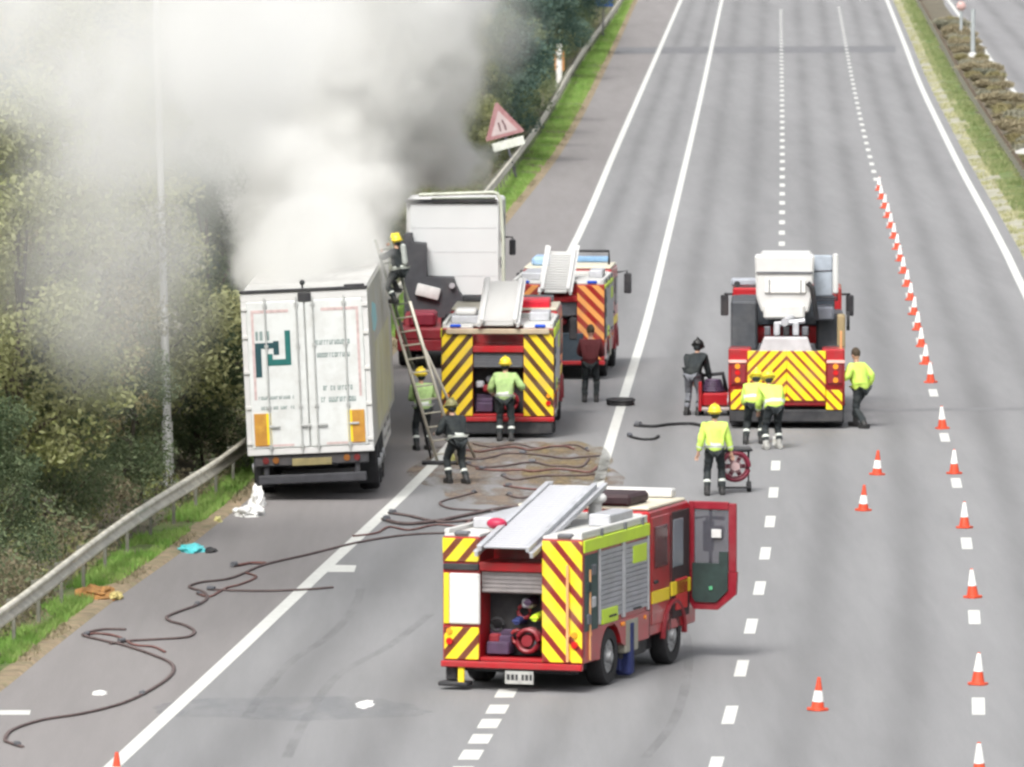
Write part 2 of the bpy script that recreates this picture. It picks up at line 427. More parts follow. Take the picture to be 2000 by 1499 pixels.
WHT = mat('white_panel', (.56, .56, .54), .5, var=.05, scale=2, dirt=(.42, .40, .36), dscale=2, damt=.35)
WHT2 = mat('white_paint', (.57, .57, .56), .45, var=.04, scale=2, dirt=(.5, .48, .45), dscale=1.5, damt=.3)
LIME = mat('lime_reflective', (.52, .72, .03), .45, var=.1, scale=3, dirt=(.3, .3, .1), damt=.3)
YEL = mat('yellow_reflective', (.80, .60, .02), .45, var=.1, scale=3, dirt=(.3, .25, .1), damt=.35)
ORG = mat('orange_reflective', (.72, .22, .015), .45, var=.15, scale=5, dirt=(.4, .2, .05), damt=.3)
GLASS = mat('dark_glass', (.05, .06, .075), .12, var=.1, scale=2, spec=.8)
PALEG = mat('pale_glass', (.22, .24, .27), .15, var=.1, scale=2, spec=.8)
BLUE = mat('blue_lens', (.02, .08, .5), .2, var=.1)
CYAN = mat('cyan_sheet', (.10, .55, .58), .5, var=.15, scale=5)
NAVY = mat('navy_fabric', (.02, .03, .12), .8, var=.2, scale=6)
PURP = mat('purple_hose', (.055, .030, .065), .6, var=.3, scale=6)
HUB = mat('wheel_hub', (.38, .39, .40), .5, .4, var=.2, scale=8, dirt=(.12, .11, .1), dscale=6, damt=.6)
LAMPR = mat('red_lens', (.5, .01, .01), .25, var=.1)
LAMPO = mat('amber_lens', (.8, .28, .02), .3, var=.1)
TAN = mat('tan_tank', (.34, .27, .14), .6, var=.25, scale=3, dirt=(.15, .10, .05), damt=.6)
DGRN = mat('door_lining', (.018, .035, .032), .75, var=.3, scale=5)
PLATE = mat('plate_yellow', (.24, .20, .09), .5, var=.2, scale=5, dirt=(.2, .18, .1), damt=.6)
TEAL = mat('teal_ink', (.01, .12, .11), .5, var=.1); NAVYI = mat('navy_ink', (.012, .055, .065), .5, var=.1); GRYI = mat('grey_ink', (.20, .26, .25), .5, var=.2, scale=9)
GREEN = mat('ink_green', (.04, .20, .17), .5, var=.1)
PINK = mat('red_tape', (.50, .38, .37), .5, var=.2, scale=9)
HIVIS = mat('hivis_fabric', (.56, .78, .13), .75, var=.14, scale=7, bump=.5, dirt=(.30, .36, .12), dscale=4, damt=.35)
HIVIS2 = mat('hivis_faded', (.36, .52, .20), .8, var=.2, scale=7, bump=.5, dirt=(.2, .24, .14), dscale=5, damt=.6)
SILV = mat('silver_tape', (.62, .65, .60), .5, var=.1, scale=6)
KIT = mat('dark_kit', (.014, .019, .022), .85, var=.35, scale=9, bump=.6, dirt=(.05, .055, .045), dscale=5, damt=.5)
BOOT = mat('boot', (.025, .025, .025), .6, var=.3); BOOTL = mat('boot_sole_grey', (.32, .32, .30), .7, var=.3)
HELM = mat('helmet_yellow', (.78, .60, .04), .35, var=.06)
SKIN = mat('skin', (.50, .30, .21), .6, var=.06); HAIR = mat('hair', (.05, .035, .02), .8, var=.2)
CHR = stripe_mat('chevron_right', (.80, .62, .02), (.20, .012, .012), .40, .64, 1.15)
CHL = stripe_mat('chevron_left', (.80, .62, .02), (.14, .03, .012), .38, .60, -1.15)
CHL2 = stripe_mat('chevron_brown_left', (.78, .55, .02), (.06, .028, .01), .38, .56, -1.2)
CHR2 = stripe_mat('chevron_brown_right', (.78, .55, .02), (.08, .03, .01), .38, .56, 1.2)
CHR3 = stripe_mat('chevron_orange_right', (.78, .34, .09), (.30, .015, .012), .34, .5, 1.0)
CHL3 = stripe_mat('chevron_orange_left', (.72, .30, .08), (.28, .015, .012), .34, .5, -1.0)
CHR4 = stripe_mat('chevron_wide_right', (.84, .62, .01), (.26, .035, .01), .27, .66, 1.05)
CHL4 = stripe_mat('chevron_wide_left', (.84, .62, .01), (.24, .035, .01), .27, .66, -1.05)

def wheel(parent, x, y, r=.45, w=.26, side=1, hub=HUB):
    """tyre with a domed hub, axle along x"""
    t = MB()
    prof = [(-w/2, r*.62), (-w/2, r*.93), (-w*.36, r), (w*.36, r), (w/2, r*.93), (w/2, r*.62)]
    seg = 28; rings = []
    for k in range(seg):
        a = 2*math.pi*k/seg
        rings.append([t.bm.verts.new((p[0], math.cos(a)*p[1], math.sin(a)*p[1])) for p in prof])
    for k in range(seg):
        A, B = rings[k], rings[(k+1) % seg]
        for i in range(6): t.bm.faces.new((A[i], A[(i+1) % 6], B[(i+1) % 6], B[i]))
    ty = t.build('wheel', BLK, parent, smooth=True, angle=40); ty.location = (x, y, r)
    h = MB(); s = side
    h.cyl((s*w*.12, 0, 0), (s*w*.40, 0, 0), r*.64, r*.58, 24); h.cyl((s*w*.40, 0, 0), (s*w*.62, 0, 0), r*.24, r*.18, 14)
    for k in range(8):
        a = k*math.pi/4; h.cyl((s*w*.40, math.cos(a)*r*.4, math.sin(a)*r*.4), (s*w*.47, math.cos(a)*r*.4, math.sin(a)*r*.4), .022, seg=6)
    h.build('hub', hub, ty, smooth=True)
    return ty

def ladder(loc, rz, pitch, L=5.2, W=.75, label='', sections=2, close=.16, group=None, mt=None, solid=True, plate=-.04):
    """stacked rescue ladder: long side rails and rungs, lying along local y"""
    t = empty('rescue_ladder', loc, rz, label, 'ladder', group, rx=pitch)
    mt = mt or ALU
    for s in range(sections):
        w = W - s*.12; z = s*.09
        for sx in (-1, 1):
            b = MB(); b.box(sx*w/2-.03, sx*w/2+.03, 0, L-s*.3, z-.045, z+.045, .008)
            b.box(sx*w/2-.045, sx*w/2+.045, 0, L-s*.3, z+.030, z+.047, .004); b.build('rail', mt, t)
    n = int(L/close)
    r = MB(); r.cyl((-W/2+.1, 0, .09), (W/2-.1, 0, .09), .022, seg=6); p = r.build('rung', mt, t); p.location.y = .1
    for i in range(1, n-3):
        c = p.copy(); COL.objects.link(c); c.parent = t; c.location.y = .1+i*close
    if solid:
        q = MB(); q.box(-W/2+.10, W/2-.10, .12, L-.35, plate, plate+.025, .004); q.build('tread_plate', WHT if solid == 2 else ALU, t)
    return t

def fire_engine(px, py, rz, label, variant, L=6.0, W=2.28, H=2.40):
    p = at(px, py)
    t = empty('fire_engine', p, rz, label, 'fire engine', 'fire engines on the carriageway')
    h = W/2; pl = .60 if variant == 0 else .68; pr = .66
    cs = MB(); cs.box(-h+.25, h-.25, .25, L-.2, .28, .52, .02); cs.box(-h+.1, h-.1, 2.3, 3.6, .30, .62, .03)
    cs.cyl((-h+.2, 1.45, .45), (h-.2, 1.45, .45), .07); cs.cyl((-h+.2, L-1.2, .45), (h-.2, L-1.2, .45), .06)
    cs.box(-.9, .9, .45, .6, .25, .5); cs.build('chassis', CHAS, t)
    ay, fy = 1.45, L-1.22
    # rear body shell
    z0, z1 = .46, H
    b = MB()
    b.box(-h+.02, h-.02, .75, 3.42, z0+.45, z1-.06, .02)      # core behind the pump bay
    b.box(-h, -h+pl, .03, .75, z0, z1-.02, .015); b.box(h-pr, h, .03, .75, z0, z1-.02, .015)
    b.box(-h+pl-.01, h-pr+.01, .02, .75, 1.86, 2.0, .015)     # bar over the bay
    b.box(-h+pl, h-pr, .05, .75, z0, z0+.06, .01)
    for s in (-1, 1):                                          # skirts with the rear wheel arch
        out = [(.72, z0), (.72, .98), (3.42, .98), (3.42, .55), (2.15, .55)]
        out += [(ay+.56*math.cos(a), .45+.52*math.sin(a)) for a in [math.pi*k/10 for k in range(1, 10)]] + [(ay-.56, .46)]
        b.prism(out[:1]+out[1:], 'x', s*h-(.16 if s > 0 else -.0)-(0 if s > 0 else 0), s*h+(.0 if s > 0 else .16))
    b.box(-h-.01, h+.01, -.06, .04, z0-.10, z0+.0, .015)       # rear step edge
    b.build('body', RED if variant != 2 else RED, t)
    # roof tray
    r = MB(); r.box(-h+.02, h-.02, .75, 3.40, z1-.02, z1+.03, .01); r.box(-h+.02, -h+pl, .05, .74, z1-.02, z1+.03, .01); r.box(h-pr, h-.02, .05, .74, z1-.02, z1+.03, .01); r.box(-h+.02, -h+.10, .05, 3.4, z1+.03, z1+.10, .01); r.box(h-.10, h-.02, .05, 3.4, z1+.03, z1+.10, .01)
    r.box(-h+.1, h-.1, 3.30, 3.38, z1+.03, z1+.12); r.build('roof_tray', WHT, t)
    rl = MB(); rl.box(-h+.16, -.45, 1.0, 3.1, z1+.03, z1+.20, .02); rl.box(.62, h-.16, 1.9, 3.1, z1+.03, z1+.22, .02); rl.build('roof_locker', ALU, t)
    # rear panels
    cr, cl = {0: (CHR, CHL), 1: (CHR2, CHL2), 2: (CHR3, CHL3)}[variant]
    a = bx('reflective_panel', cr, t, h-pr+.005, h-.005, .0, .028, z0+.02, z1-.04)
    if variant == 0:
        bx('reflective_panel', cl, t, -h+.005, -h+pl-.005, .0, .028, 2.00, z1-.04)
        bx('reflective_panel', cl, t, -h+.03, -h+pl-.005, .0, .028, z0+.02, .98)
        bx('locker_door', WHT2, t, -h+.12, -h+pl+.02, -.03, .03, 1.03, 1.82, bev=.02)
        bx('reflective_strip', YEL, t, -h+.02, -h+.11, .0, .028, 1.03, 1.82)
        lp = MB(); lp.box(-h+.02, -h+pl, -.02, .03, 1.87, 1.97); lp.build('lamp_bar', CHAS, t)
    else:
        bx('reflective_panel', cl, t, -h+.005, -h+pl-.005, .0, .028, z0+.02, z1-.04)
    for s, w in ((-1, pl), (1, pr)):
        l_ = MB(); l_.cyl((s*(h-.12), -.03, z0+.30), (s*(h-.12), .03, z0+.30), .055, seg=14); l_.build('tail_lamp', LAMPR, t)
        l_ = MB(); l_.cyl((s*(h-.12), -.03, z0+.46), (s*(h-.12), .03, z0+.46), .045, seg=14); l_.build('tail_lamp', LAMPO, t)
        bc = MB(); bc.box(s*(h-.30)-.12, s*(h-.30)+.12, .02, .16, z1, z1+.07, .02); bc.build('beacon', BLUE if variant else GREY, t)
    # pump bay
    x0, x1 = -h+pl, h-pr
    rs = MB(); rs.box(x0, x1, .10, .16, 1.52, 1.87, .015)
    for k in range(5): rs.box(x0+.02, x1-.02, .085, .10, 1.54+k*.065, 1.59+k*.065, .004)
    rs.build('roller_shutter', GREY if variant else mat('shutter_grey', (.22, .20, .20), .6, dirt=(.3, .27, .25)), t)
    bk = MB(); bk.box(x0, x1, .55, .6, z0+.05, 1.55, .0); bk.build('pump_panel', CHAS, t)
    cols_ = [DRED, PURP, ALU, BLK, LIME, GREY, RED, NAVY]
    rr = random.Random(5+variant)
    for k in range(9):
        g = MB(); cx = x0+.14+rr.random()*(x1-x0-.28); cz = .62+rr.random()*.8
        if k % 3 == 0: g.tube([(cx+.10*math.cos(a), .42, cz+.10*math.sin(a)) for a in [i*math.pi/6 for i in range(12)]], .03, closed=True)
        elif k % 3 == 1: g.cyl((cx, .2, cz), (cx, .56, cz), .055, .075, 14); g.box(cx-.07, cx+.07, .18, .22, cz-.015, cz+.015)
        else: g.box(cx-.09, cx+.09, .28, .56, cz-.08, cz+.07, .03)
        g.build('pump_fitting', cols_[k % len(cols_)], t, smooth=True)
    hr = MB()
    for q in range(4): hr.tube([(x1-.30+.17*math.cos(i), .22+q*.06, .78+.17*math.sin(i)) for i in [j*math.pi/8 for j in range(16)]], .035, closed=True, seg=6)
    hr.cyl((x1-.30, .18, .78), (x1-.30, .46, .78), .09); hr.build('hose_reel', DRED, t, smooth=True)
    hs = MB()
    for q in range(3): hs.box(x0+.05, x0+.42, .2+q*.1, .28+q*.1, .55, .75+q*.09, .02)
    hs.build('folded_hose', PURP, t)
    # side lockers on both sides
    for s in (-1, 1):
        f = (lambda a, b_: (s*h-.03, s*h+.012)) 
        xs = sorted((s*(h-.03), s*(h+.014)))
        def pan(name, m, ya, yb, za, zb, out=.014, bev=.008):
            xx = sorted((s*(h-.04), s*(h+out))); return bx(name, m, t, xx[0], xx[1], ya, yb, za, zb, bev=bev)
        pan('side_stripe', LIME, .06, 3.40, 2.18, H-.03, .02)
        for ya, yb in ((.90, 2.02), (2.16, 3.32)):
            sh = MB(); nz = 14
            for k in range(nz):
                za = 1.06+k*(1.08/nz); xx = sorted((s*(h-.03), s*(h+.012)))
                sh.box(xx[0], xx[1], ya, yb, za+.004, za+1.08/nz-.004, .006)
            sh.build('roller_shutter', SHUT, t)
            for yy in (ya-.035, yb+.035):
                fr = MB(); xx = sorted((s*(h-.03), s*(h+.022))); fr.box(xx[0], xx[1], yy-.03, yy+.03, 1.0, 2.18)
                fr.build('shutter_frame', ALU, t)
        pan('reflective_square', LIME, 2.55, 3.25, 1.80, 2.08, .02); pan('reflective_square', LIME, .95, 1.75, .99, 1.22, .024)
        # open end locker
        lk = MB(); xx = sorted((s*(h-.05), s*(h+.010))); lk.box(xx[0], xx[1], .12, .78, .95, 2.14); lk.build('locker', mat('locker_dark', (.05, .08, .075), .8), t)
        for k in range(4):
            e = MB(); xx = sorted((s*(h-.02), s*(h+.035))); e.box(xx[0], xx[1], .2+(k % 2)*.24, .38+(k % 2)*.24, 1.05+k*.25, 1.22+k*.25, .02); e.build('stored_gear', [GREY, ALU, DGRN, GREY][k], t)
        lw = MB(); xx = sorted((s*(h-.14), s*(h+.005))); lw.box(xx[0], xx[1], 2.2, 2.85, .42, .95, .02); lw.build('step_locker', TAN if s < 0 else mat('pale_locker', (.34, .33, .27), .7, dirt=(.15, .14, .12)), t)
        wheel(t, s*(h-.17), ay, .45, .30, s); wheel(t, s*(h-.17), fy, .47, .28, s)
    for s in (-1, 1):
        for yy in (.09, 3.44, 4.60):
            xx = sorted((s*(h-.02), s*(h+.002 if yy < 3.5 else h-.012))); bx('panel_gap', CHAS, t, xx[0], xx[1], yy-.012, yy+.012, .56, H-.05 if yy < 3.5 else H, bev=0)
        for yy in (.4, 1.0+1.0, 2.1, 3.2):
            k_ = MB(); k_.cyl((s*(h-.01), yy, .90), (s*(h+.02), yy, .90), .035, seg=10); k_.build('side_lamp', LAMPO, t)
        for ya in (1.46, 2.74):
            xx = sorted((s*(h+.005), s*(h+.04))); bx('shutter_handle', CHAS, t, xx[0], xx[1], ya-.18, ya+.18, 1.075, 1.105, bev=.006)
        for yy in (1.0, 2.2, 3.1):
            xx = sorted((s*(h-.08), s*(h+.015))); bx('roof_bracket', GREY, t, xx[0], xx[1], yy-.03, yy+.03, H-.04, H+.09, bev=.006)
    hatch = bx('roof_hatch', WHT, t, -.35, .35, 1.3, 1.9, z1+.03, z1+.075, bev=.015)
    # cab
    cb = MB(); ch = H+.16; y0, y1 = 3.50, L
    cb.prism([(y0, .55), (y0, ch-.02), (y1-.42, ch), (y1-.16, ch-.14), (y1, 1.45), (y1, .55)], 'x', -h+.03, h-.03, bev=.03)
    cb.build('cab', RED, t)
    cr_ = MB(); cr_.box(-h+.05, h-.05, y0+.05, y1-.5, ch-.01, ch+.05, .02); cr_.build('cab_roof', mat('cream_panel', (.60, .56, .44), .55, dirt=(.4, .36, .3)), t)
    for s in (-1, 1):
        ar = MB(); ar.tube([(s*(h-.02), fy+.58*math.cos(a), .46+.56*math.sin(a)) for a in [math.pi*k/12 for k in range(13)]], .05, seg=6)
        ar.build('wheel_arch', DRED, t, smooth=True)
    for s in (-1, 1):
        def pan(name, m, ya, yb, za, zb, out=.014, bev=.01):
            xx = sorted((s*(h-.06), s*(h-.03+out))); return bx(name, m, t, xx[0], xx[1], ya, yb, za, zb, bev=bev)
        d = pan('crew_door', RED, 3.62, 4.55, .72, ch-.12, .014, .02)
        w = MB(); xx = sorted((s*(h-.03), s*(h+.006))); w.box(xx[0], xx[1], 3.74, 4.40, 1.62, ch-.28, .02); w.build('window', GLASS if s < 0 else mat('maroon_glass', (.09, .03, .035), .2), d)
        hd = MB(); xx = sorted((s*(h-.02), s*(h+.03))); hd.box(xx[0], xx[1], 3.70, 3.85, 1.38, 1.43); hd.build('handle', CHAS, d)
        pan('reflective_strip', YEL, 3.62, 4.52, 1.06, 1.26, .026)
        if s > 0 and variant == 0:
            op = MB(); xx = (h-.09, h-.012); op.box(*xx, 4.70, 5.62, .72, ch-.12, .02); op.build('door_opening', mat('cab_interior', (.035, .02, .022), .8), t)
            pn = MB(); pn.box(h-.03, h-.004, 4.72, 5.25, 1.55, ch-.25, .01); pn.build('far_window', PALEG, t)
            st = MB(); st.box(h-.03, h+.01, 4.85, 5.45, .85, 1.35, .06); st.build('driver_seat', mat('seat_red', (.45, .03, .03), .7), t)
            pan('reflective_strip', YEL, 4.60, 5.62, 1.10, 1.32, .04)
        else:
            d = pan('front_door', RED, 4.66, 5.70, .72, ch-.12, .014, .02)
            w = MB(); xx = sorted((s*(h-.03), s*(h+.006))); w.box(xx[0], xx[1], 4.80, 5.60, 1.50, ch-.28, .02); w.build('window', GLASS, d)
            pan('reflective_strip', YEL, 4.60, 5.66, 1.06, 1.26, .026)
        mr = MB(); mr.tube([(s*(h-.02), y1-.25, 2.25), (s*(h+.20), y1-.12, 2.28), (s*(h+.22), y1-.12, 1.8)], .02, seg=6); mr.box(s*(h+.22)-.09, s*(h+.22)+.09, y1-.15, y1-.07, 1.72, 2.22, .03); mr.build('mirror', CHAS, t)
    ws = MB(); ws.box(-h+.15, h-.15, y1-.12, y1-.04, 1.55, 2.25, .02, rot=Euler((R(-9), 0, 0))); ws.build('windscreen', GLASS, t)
    lb = MB(); lb.box(-h+.2, h-.2, y1-.75, y1-.50, ch+.06, ch+.20, .05, seg=2); lb.build('light_bar', (WHT2, GREY, mat('pale_blue_lens', (.18, .32, .5), .3))[variant], t)
    if variant == 0:
        # driver's door swung wide open, its lining faces the rear
        dr = empty('open_door', (h-.07, y1-.32, 0), R(-3)); dr.parent = t; dr.scale = (.92, 1, 1)
        q = MB()
        zlo, zhi = .80, 2.54
        out = [(.02, .95), (.12, zlo), (.56, zlo), (.86, 1.02), (.92, 1.20), (.86, zhi), (.05, zhi)]
        # frame ring with an opening for the window
        q.prism([(.02, .95), (.12, zlo), (.56, zlo), (.90, 1.06), (.92, 1.42), (.02, 1.42)], 'y', 0, .06)
        q.box(.02, .12, 0, .06, 1.42, zhi); q.box(.76, .90, 0, .06, 1.42, zhi-.02); q.box(.12, .76, 0, .06, zhi-.13, zhi)
        q.build('door_frame', mat('red_door', (.22, .008, .02), .4, dirt=(.2, .08, .08)), dr)
        q = MB(); q.prism([(.10, 1.00), (.16, .92), (.54, .92), (.76, 1.12), (.76, 1.74), (.60, 1.74), (.60, 1.55), (.10, 1.55)], 'y', -.03, -.002); q.build('door_lining', DGRN, dr)
        q = MB(); q.box(.12, .76, .03, .04, 1.43, zhi-.13, .002); ct = mat('clear_tint', (.10, .10, .12), .1); ct.node_tree.nodes['Principled BSDF'].inputs['Alpha'].default_value = .5; q.build('window', ct, dr)
        q = MB(); q.box(.36, .42, .09, .12, 1.5, 2.4, .01); q.box(.38, .62, .09, .18, 1.92, 2.14, .03); q.box(.36, .66, .08, .12, 2.24, 2.30); q.build('mirror', CHAS, dr)
        q = MB(); q.box(.46, .64, .06-.1, .085-.1, 1.96, 2.10, .02); q.build('mirror_glass', WHT2, dr)
        q = MB(); q.box(.42, .48, -.05, -.03, 1.12, 1.18, .01); q.build('door_handle', mat('green_lens', (.1, .4, .2), .3), dr)
        # things above and below
        q = MB(); q.box(-h+.02, -h+.20, .10, .40, .14, .38, .02); q.box(-h-.06, -h+.42, -.05, .25, .06, .13, .02); q.build('stabiliser_foot', CHAS, t)
        q = MB(); q.box(-h+.26, -h+.36, -.02, .03, .10, .40, .01); q.build('marker_board', YEL, t)
        q = MB(); q.box(-.10, .36, -.045, -.03, .13, .33, .008); pl_ = q.build('number_plate', mat('plate_white', (.42, .42, .40), .5, dirt=(.08, .08, .08), dscale=6, damt=.8), t)
        q = MB()
        for k, (a0, a1) in enumerate(((-.07, -.02), (0, .05), (.07, .11), (.17, .21), (.23, .28), (.30, .34))): q.box(a0, a1, -.050, -.046, .19, .28, 0)
        q.build('plate_lettering', CHAS, pl_)
        q = MB(); q.ball((-.50, .75, z1+.14), .15, (1.1, .8, .6)); q.build('roof_pod', mat('crimson_cover', (.4, .015, .06), .5), t, smooth=True)
        q = MB(); q.cyl((.38, 3.0, z1+.05), (.38, 3.0, z1+.34), .12, .10); q.ball((.38, 3.0, z1+.38), .17, (1.1, 1, .6)); q.build('roof_monitor', WHT2, t, smooth=True)
        q = MB(); q.box(-.25, .80, 3.50, 4.5, ch+.05, ch+.24, .05); q.build('roof_box', mat('maroon_box', (.03, .012, .015), .6), t)
        q = MB(); q.box(.92, 1.02, 2.30, 2.42, .12, .9, .02); q.box(.90, 1.16, 2.4, 2.62, .05, .90, .04); q.build('fuel_tank', NAVY, t)
        q = MB(); q.cyl((h+.01, .35, .5), (h+.01, .35, 1.9), .022); q.cyl((h-.22, -.06, .5), (h-.22, -.06, 2.0), .022); q.cyl((h-.22, -.06, .9), (h-.22, .02, .9), .03); q.build('grab_rail', mat('pale_orange', (.7, .35, .15), .5), t)
    elif variant == 1:
        q = MB(); q.box(.15, 1.0, 3.75, 4.9, ch+.02, ch+.22, .10, seg=3); q.build('roof_cover', mat('bright_red_cover', (.62, .008, .03), .45), t)
        q = MB(); q.box(-.98, -.50, 1.0, 1.8, z1+.2, z1+.34, .06); q.build('roof_light', WHT2, t)
        q = MB(); q.box(-h+.1, h-.1, -.07, .03, z1-.14, z1-.02, .02); q.build('rear_lintel', mat('pale_lintel', (.42, .36, .26), .6, dirt=(.3, .15, .1)), t)
        q = MB(); q.box(-h+.02, h-.02, -.02, .3, .08, .40, .03); q.build('underrun_bar', CHAS, t)
    else:
        q = MB(); q.box(-.9, -.2, 3.8, 4.9, ch+.03, ch+.28, .08); q.build('roof_light', mat('pale_blue', (.30, .45, .65), .3), t)
        q = MB(); q.box(-h+.05, h-.5, -.05, .02, .42, 1.12, .02); q.build('tail_board', mat('board_navy', (.02, .035, .05), .6, dirt=(.08, .09, .1)), t)
        q = MB(); q.tube([(.1, 4.6, ch), (.1, 4.6, ch+.38), (.95, 4.6, ch+.38), (.95, 4.6, ch)], .035); q.build('roof_rail', CHAS, t)
    return t
# near engine: askew across the lanes
A0 = R(18.5)
E0 = fire_engine(1000, 1352, -A0, 'red fire engine with lime stripe and open driver door, standing askew nearest the camera', 0)
def on(eng, x, y, z):
    c, s = math.cos(eng.rotation_euler.z), math.sin(eng.rotation_euler.z)
    return (eng.location.x + c*x - s*y, eng.location.y + s*x + c*y, z)
ladder(on(E0, -.02, -.35, 2.16), -A0-R(.5), R(12.5), 3.7, .90, 'wide grey roof ladder sloping forward over the near fire engine with the open door', close=.11, plate=.055)
E1 = fire_engine(972, 856, -R(2.2), 'red fire engine with brown and yellow chevrons, parked beside the lorry trailer', 1, L=6.6, W=2.44)
ladder(on(E1, .02, -.18, 2.46), -R(2.2), R(11), 4.0, .84, 'white topped ladder on the fire engine beside the lorry trailer', mt=WHT2, solid=2)
E2 = fire_engine(1090, 742, -R(4), 'fire engine with faded orange chevrons, farthest of the three fire engines', 2, L=6.2, W=2.22, H=2.30)
ladder(on(E2, -.06, -.25, 2.08), -R(4), R(18), 3.1, .74, 'pale ladder raised on the farthest fire engine', mt=WHT2, solid=2)

# ------------------------------------------------------------------ lorry trailer
def trailer():
    p = at(612, 980)
    t = empty('lorry_trailer', p, -R(.9), 'white box trailer with teal emblem on its rear doors, smoking on the hard shoulder', 'lorry trailer', ry=-R(2.6))
    W, L, zb, zt = 2.5, 13.4, .98, 4.16; h = W/2
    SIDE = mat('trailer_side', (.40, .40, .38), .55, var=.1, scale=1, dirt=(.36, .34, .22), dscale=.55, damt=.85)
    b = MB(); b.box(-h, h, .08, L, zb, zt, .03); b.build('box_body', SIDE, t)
    r = MB(); r.box(-h+.03, h-.03, .1, L, zt, zt+.03, .01); r.build('roof', mat('trailer_roof', (.46, .46, .44), .7, dirt=(.30, .29, .27), dscale=.6, damt=.7), t)
    f = MB(); f.box(-h, h, .0, .10, zb-.03, zb+.10, .01); f.box(-h, h, .0, .10, zt-.17, zt+.0, .01)
    for s in (-1, 1): f.box(s*h-(.10 if s > 0 else 0), s*h+(0 if s > 0 else .10), 0, .10, zb+.1, zt-.17, .01)
    f.build('rear_frame', WHT2, t)
    g = MB(); g.box(-h-.01, h+.01, -.03, .12, zt+.0, zt+.055, .01); g.ball((-.02, .05, zt+.17), .055); g.cyl((-.02, .05, zt+.03), (-.02, .05, zt+.15), .02); g.box(.8, 1.2, -.02, .1, zt+.05, zt+.10)
    g.box(-.12, .14, -.035, .0, zt-.20, zt-.02); g.build('roof_rail', CHAS, t)
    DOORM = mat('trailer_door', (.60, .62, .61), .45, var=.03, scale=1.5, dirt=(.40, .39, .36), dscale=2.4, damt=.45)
    for s in (-1, 1):
        d = MB(); xa, xb = (.008, h-.10) if s > 0 else (-h+.10, -.008); d.box(xa, xb, -.015, .06, zb+.10, zt-.17, .02)
        d = d.build('door', DOORM, t)
        # contour tape round the door edge
        xo = s*(h-.24); z_a, z_b = zb+.22, zt-.34
        bx('reflective_tape', PINK, d, min(xo, xo+s*.05), max(xo, xo+s*.05), -.019, -.014, z_a+.85, z_b, bev=0)
        bx('reflective_tape', PINK, d, min(s*.32, xo), max(s*.32, xo), -.0195, -.0145, z_b-.06, z_b, bev=0)
        bx('reflective_tape', PINK, d, min(s*.32, xo), max(s*.32, xo), -.0195, -.0145, z_a-.08, z_a-.04, bev=0)
        for xr in (.16, .78):
            k = MB(); k.cyl((s*xr, -.045, zb+.04), (s*xr, -.045, zt-.10), .017, seg=8)
            for zz in (zb+.14, 1.9, 3.1, zt-.25): k.box(s*xr-.04, s*xr+.04, -.05, -.014, zz-.03, zz+.03, .004)
            k.box(s*xr-.02, s*xr+.20, -.07, -.045, 1.50, 1.54, .004); k.build('lock_bar', mat('lock_bar', (.52, .53, .52), .4, .4), d)
        for zz in (1.2, 1.9, 2.6, 3.3, 3.85):
            k = MB(); k.box(s*h-.12 if s > 0 else s*h-.0, s*h+.0 if s > 0 else s*h+.12, -.03, .0, zz-.035, zz+.035, .006); k.build('hinge', WHT, d)
        # marker boards
        k = MB(); xo = s*(h-.30); k.box(xo-.14, xo+.14, -.035, -.018, zb+.16, zb+.80, .004); mb = k.build('marker_board', mat('board_orange', (.42, .20, .03), .5, dirt=(.6, .35, .05), dscale=5, damt=.7), d)
        k = MB(); xo2 = xo-s*.15; k.box(xo2-.045, xo2+.045, -.037, -.019, zb+.18, zb+.80, .002); k.build('yellow_edge', YEL, mb)
    L0 = [o for o in t.children if o.name.startswith('door')]
    dl, dr_ = L0[0], L0[1]
    # emblem and blurred lettering: flat print, built 1 mm proud
    U = lambda px: (px - 597)/99.3; Z = lambda py: (975 - py)/99.3
    def rect(mb, xa, xb, ya, yb, o=0): mb.box(U(xa), U(xb), -.021-o, -.0155, Z(yb), Z(ya), 0)
    e = MB(); rect(e, 497, 509, 660, 727); rect(e, 509, 533, 660, 671); rect(e, 533, 544, 657, 684); e.build('emblem', NAVYI, dl)
    e = MB(); rect(e, 556, 567, 637, 705); rect(e, 520, 556, 693, 705); rect(e, 520, 531, 682, 693); e.build('emblem', TEAL, dl)
    e = MB(); rect(e, 499, 504, 637, 655); rect(e, 507, 513, 637, 655); rect(e, 520, 526, 637, 655); e.build('emblem', GRYI, dl)
    rr = random.Random(3)
    def words(mb, xa, xb, y, hgt):
        x = xa
        while x < xb:
            w = rr.choice((3.2, 3.8, 4.4)); 
            if rr.random() < .86:
                v = rr.random()
                rect(mb, x, x+1.2, y, y+hgt)
                if v < .7: rect(mb, x+1.2, x+w-1, y, y+hgt*.28)
                if v > .3: rect(mb, x+1.2, x+w-1, y+hgt*.72, y+hgt)
                if v > .5: rect(mb, x+w-1.2, x+w, y, y+hgt)
            x += w+1
    for w_, (xa, xb, yy, hh, par) in enumerate(((500, 574, 765, 6, dl), (504, 574, 785, 6, dl), (614, 683, 659, 9, dr_), (618, 680, 684, 9, dr_), (627, 682, 749, 9, dr_), (622, 690, 771, 10, dr_))):
        e = MB(); words(e, xa, xb, yy, hh); o_ = e.build('lettering', GRYI, par); o_['kind'] = 'stuff'
    # underneath
    q = MB(); q.box(-h+.12, h-.12, .06, .22, .72, .96, .02); q.build('lamp_rail', mat('lamp_rail', (.045, .045, .05), .7, dirt=(.12, .1, .08)), t)
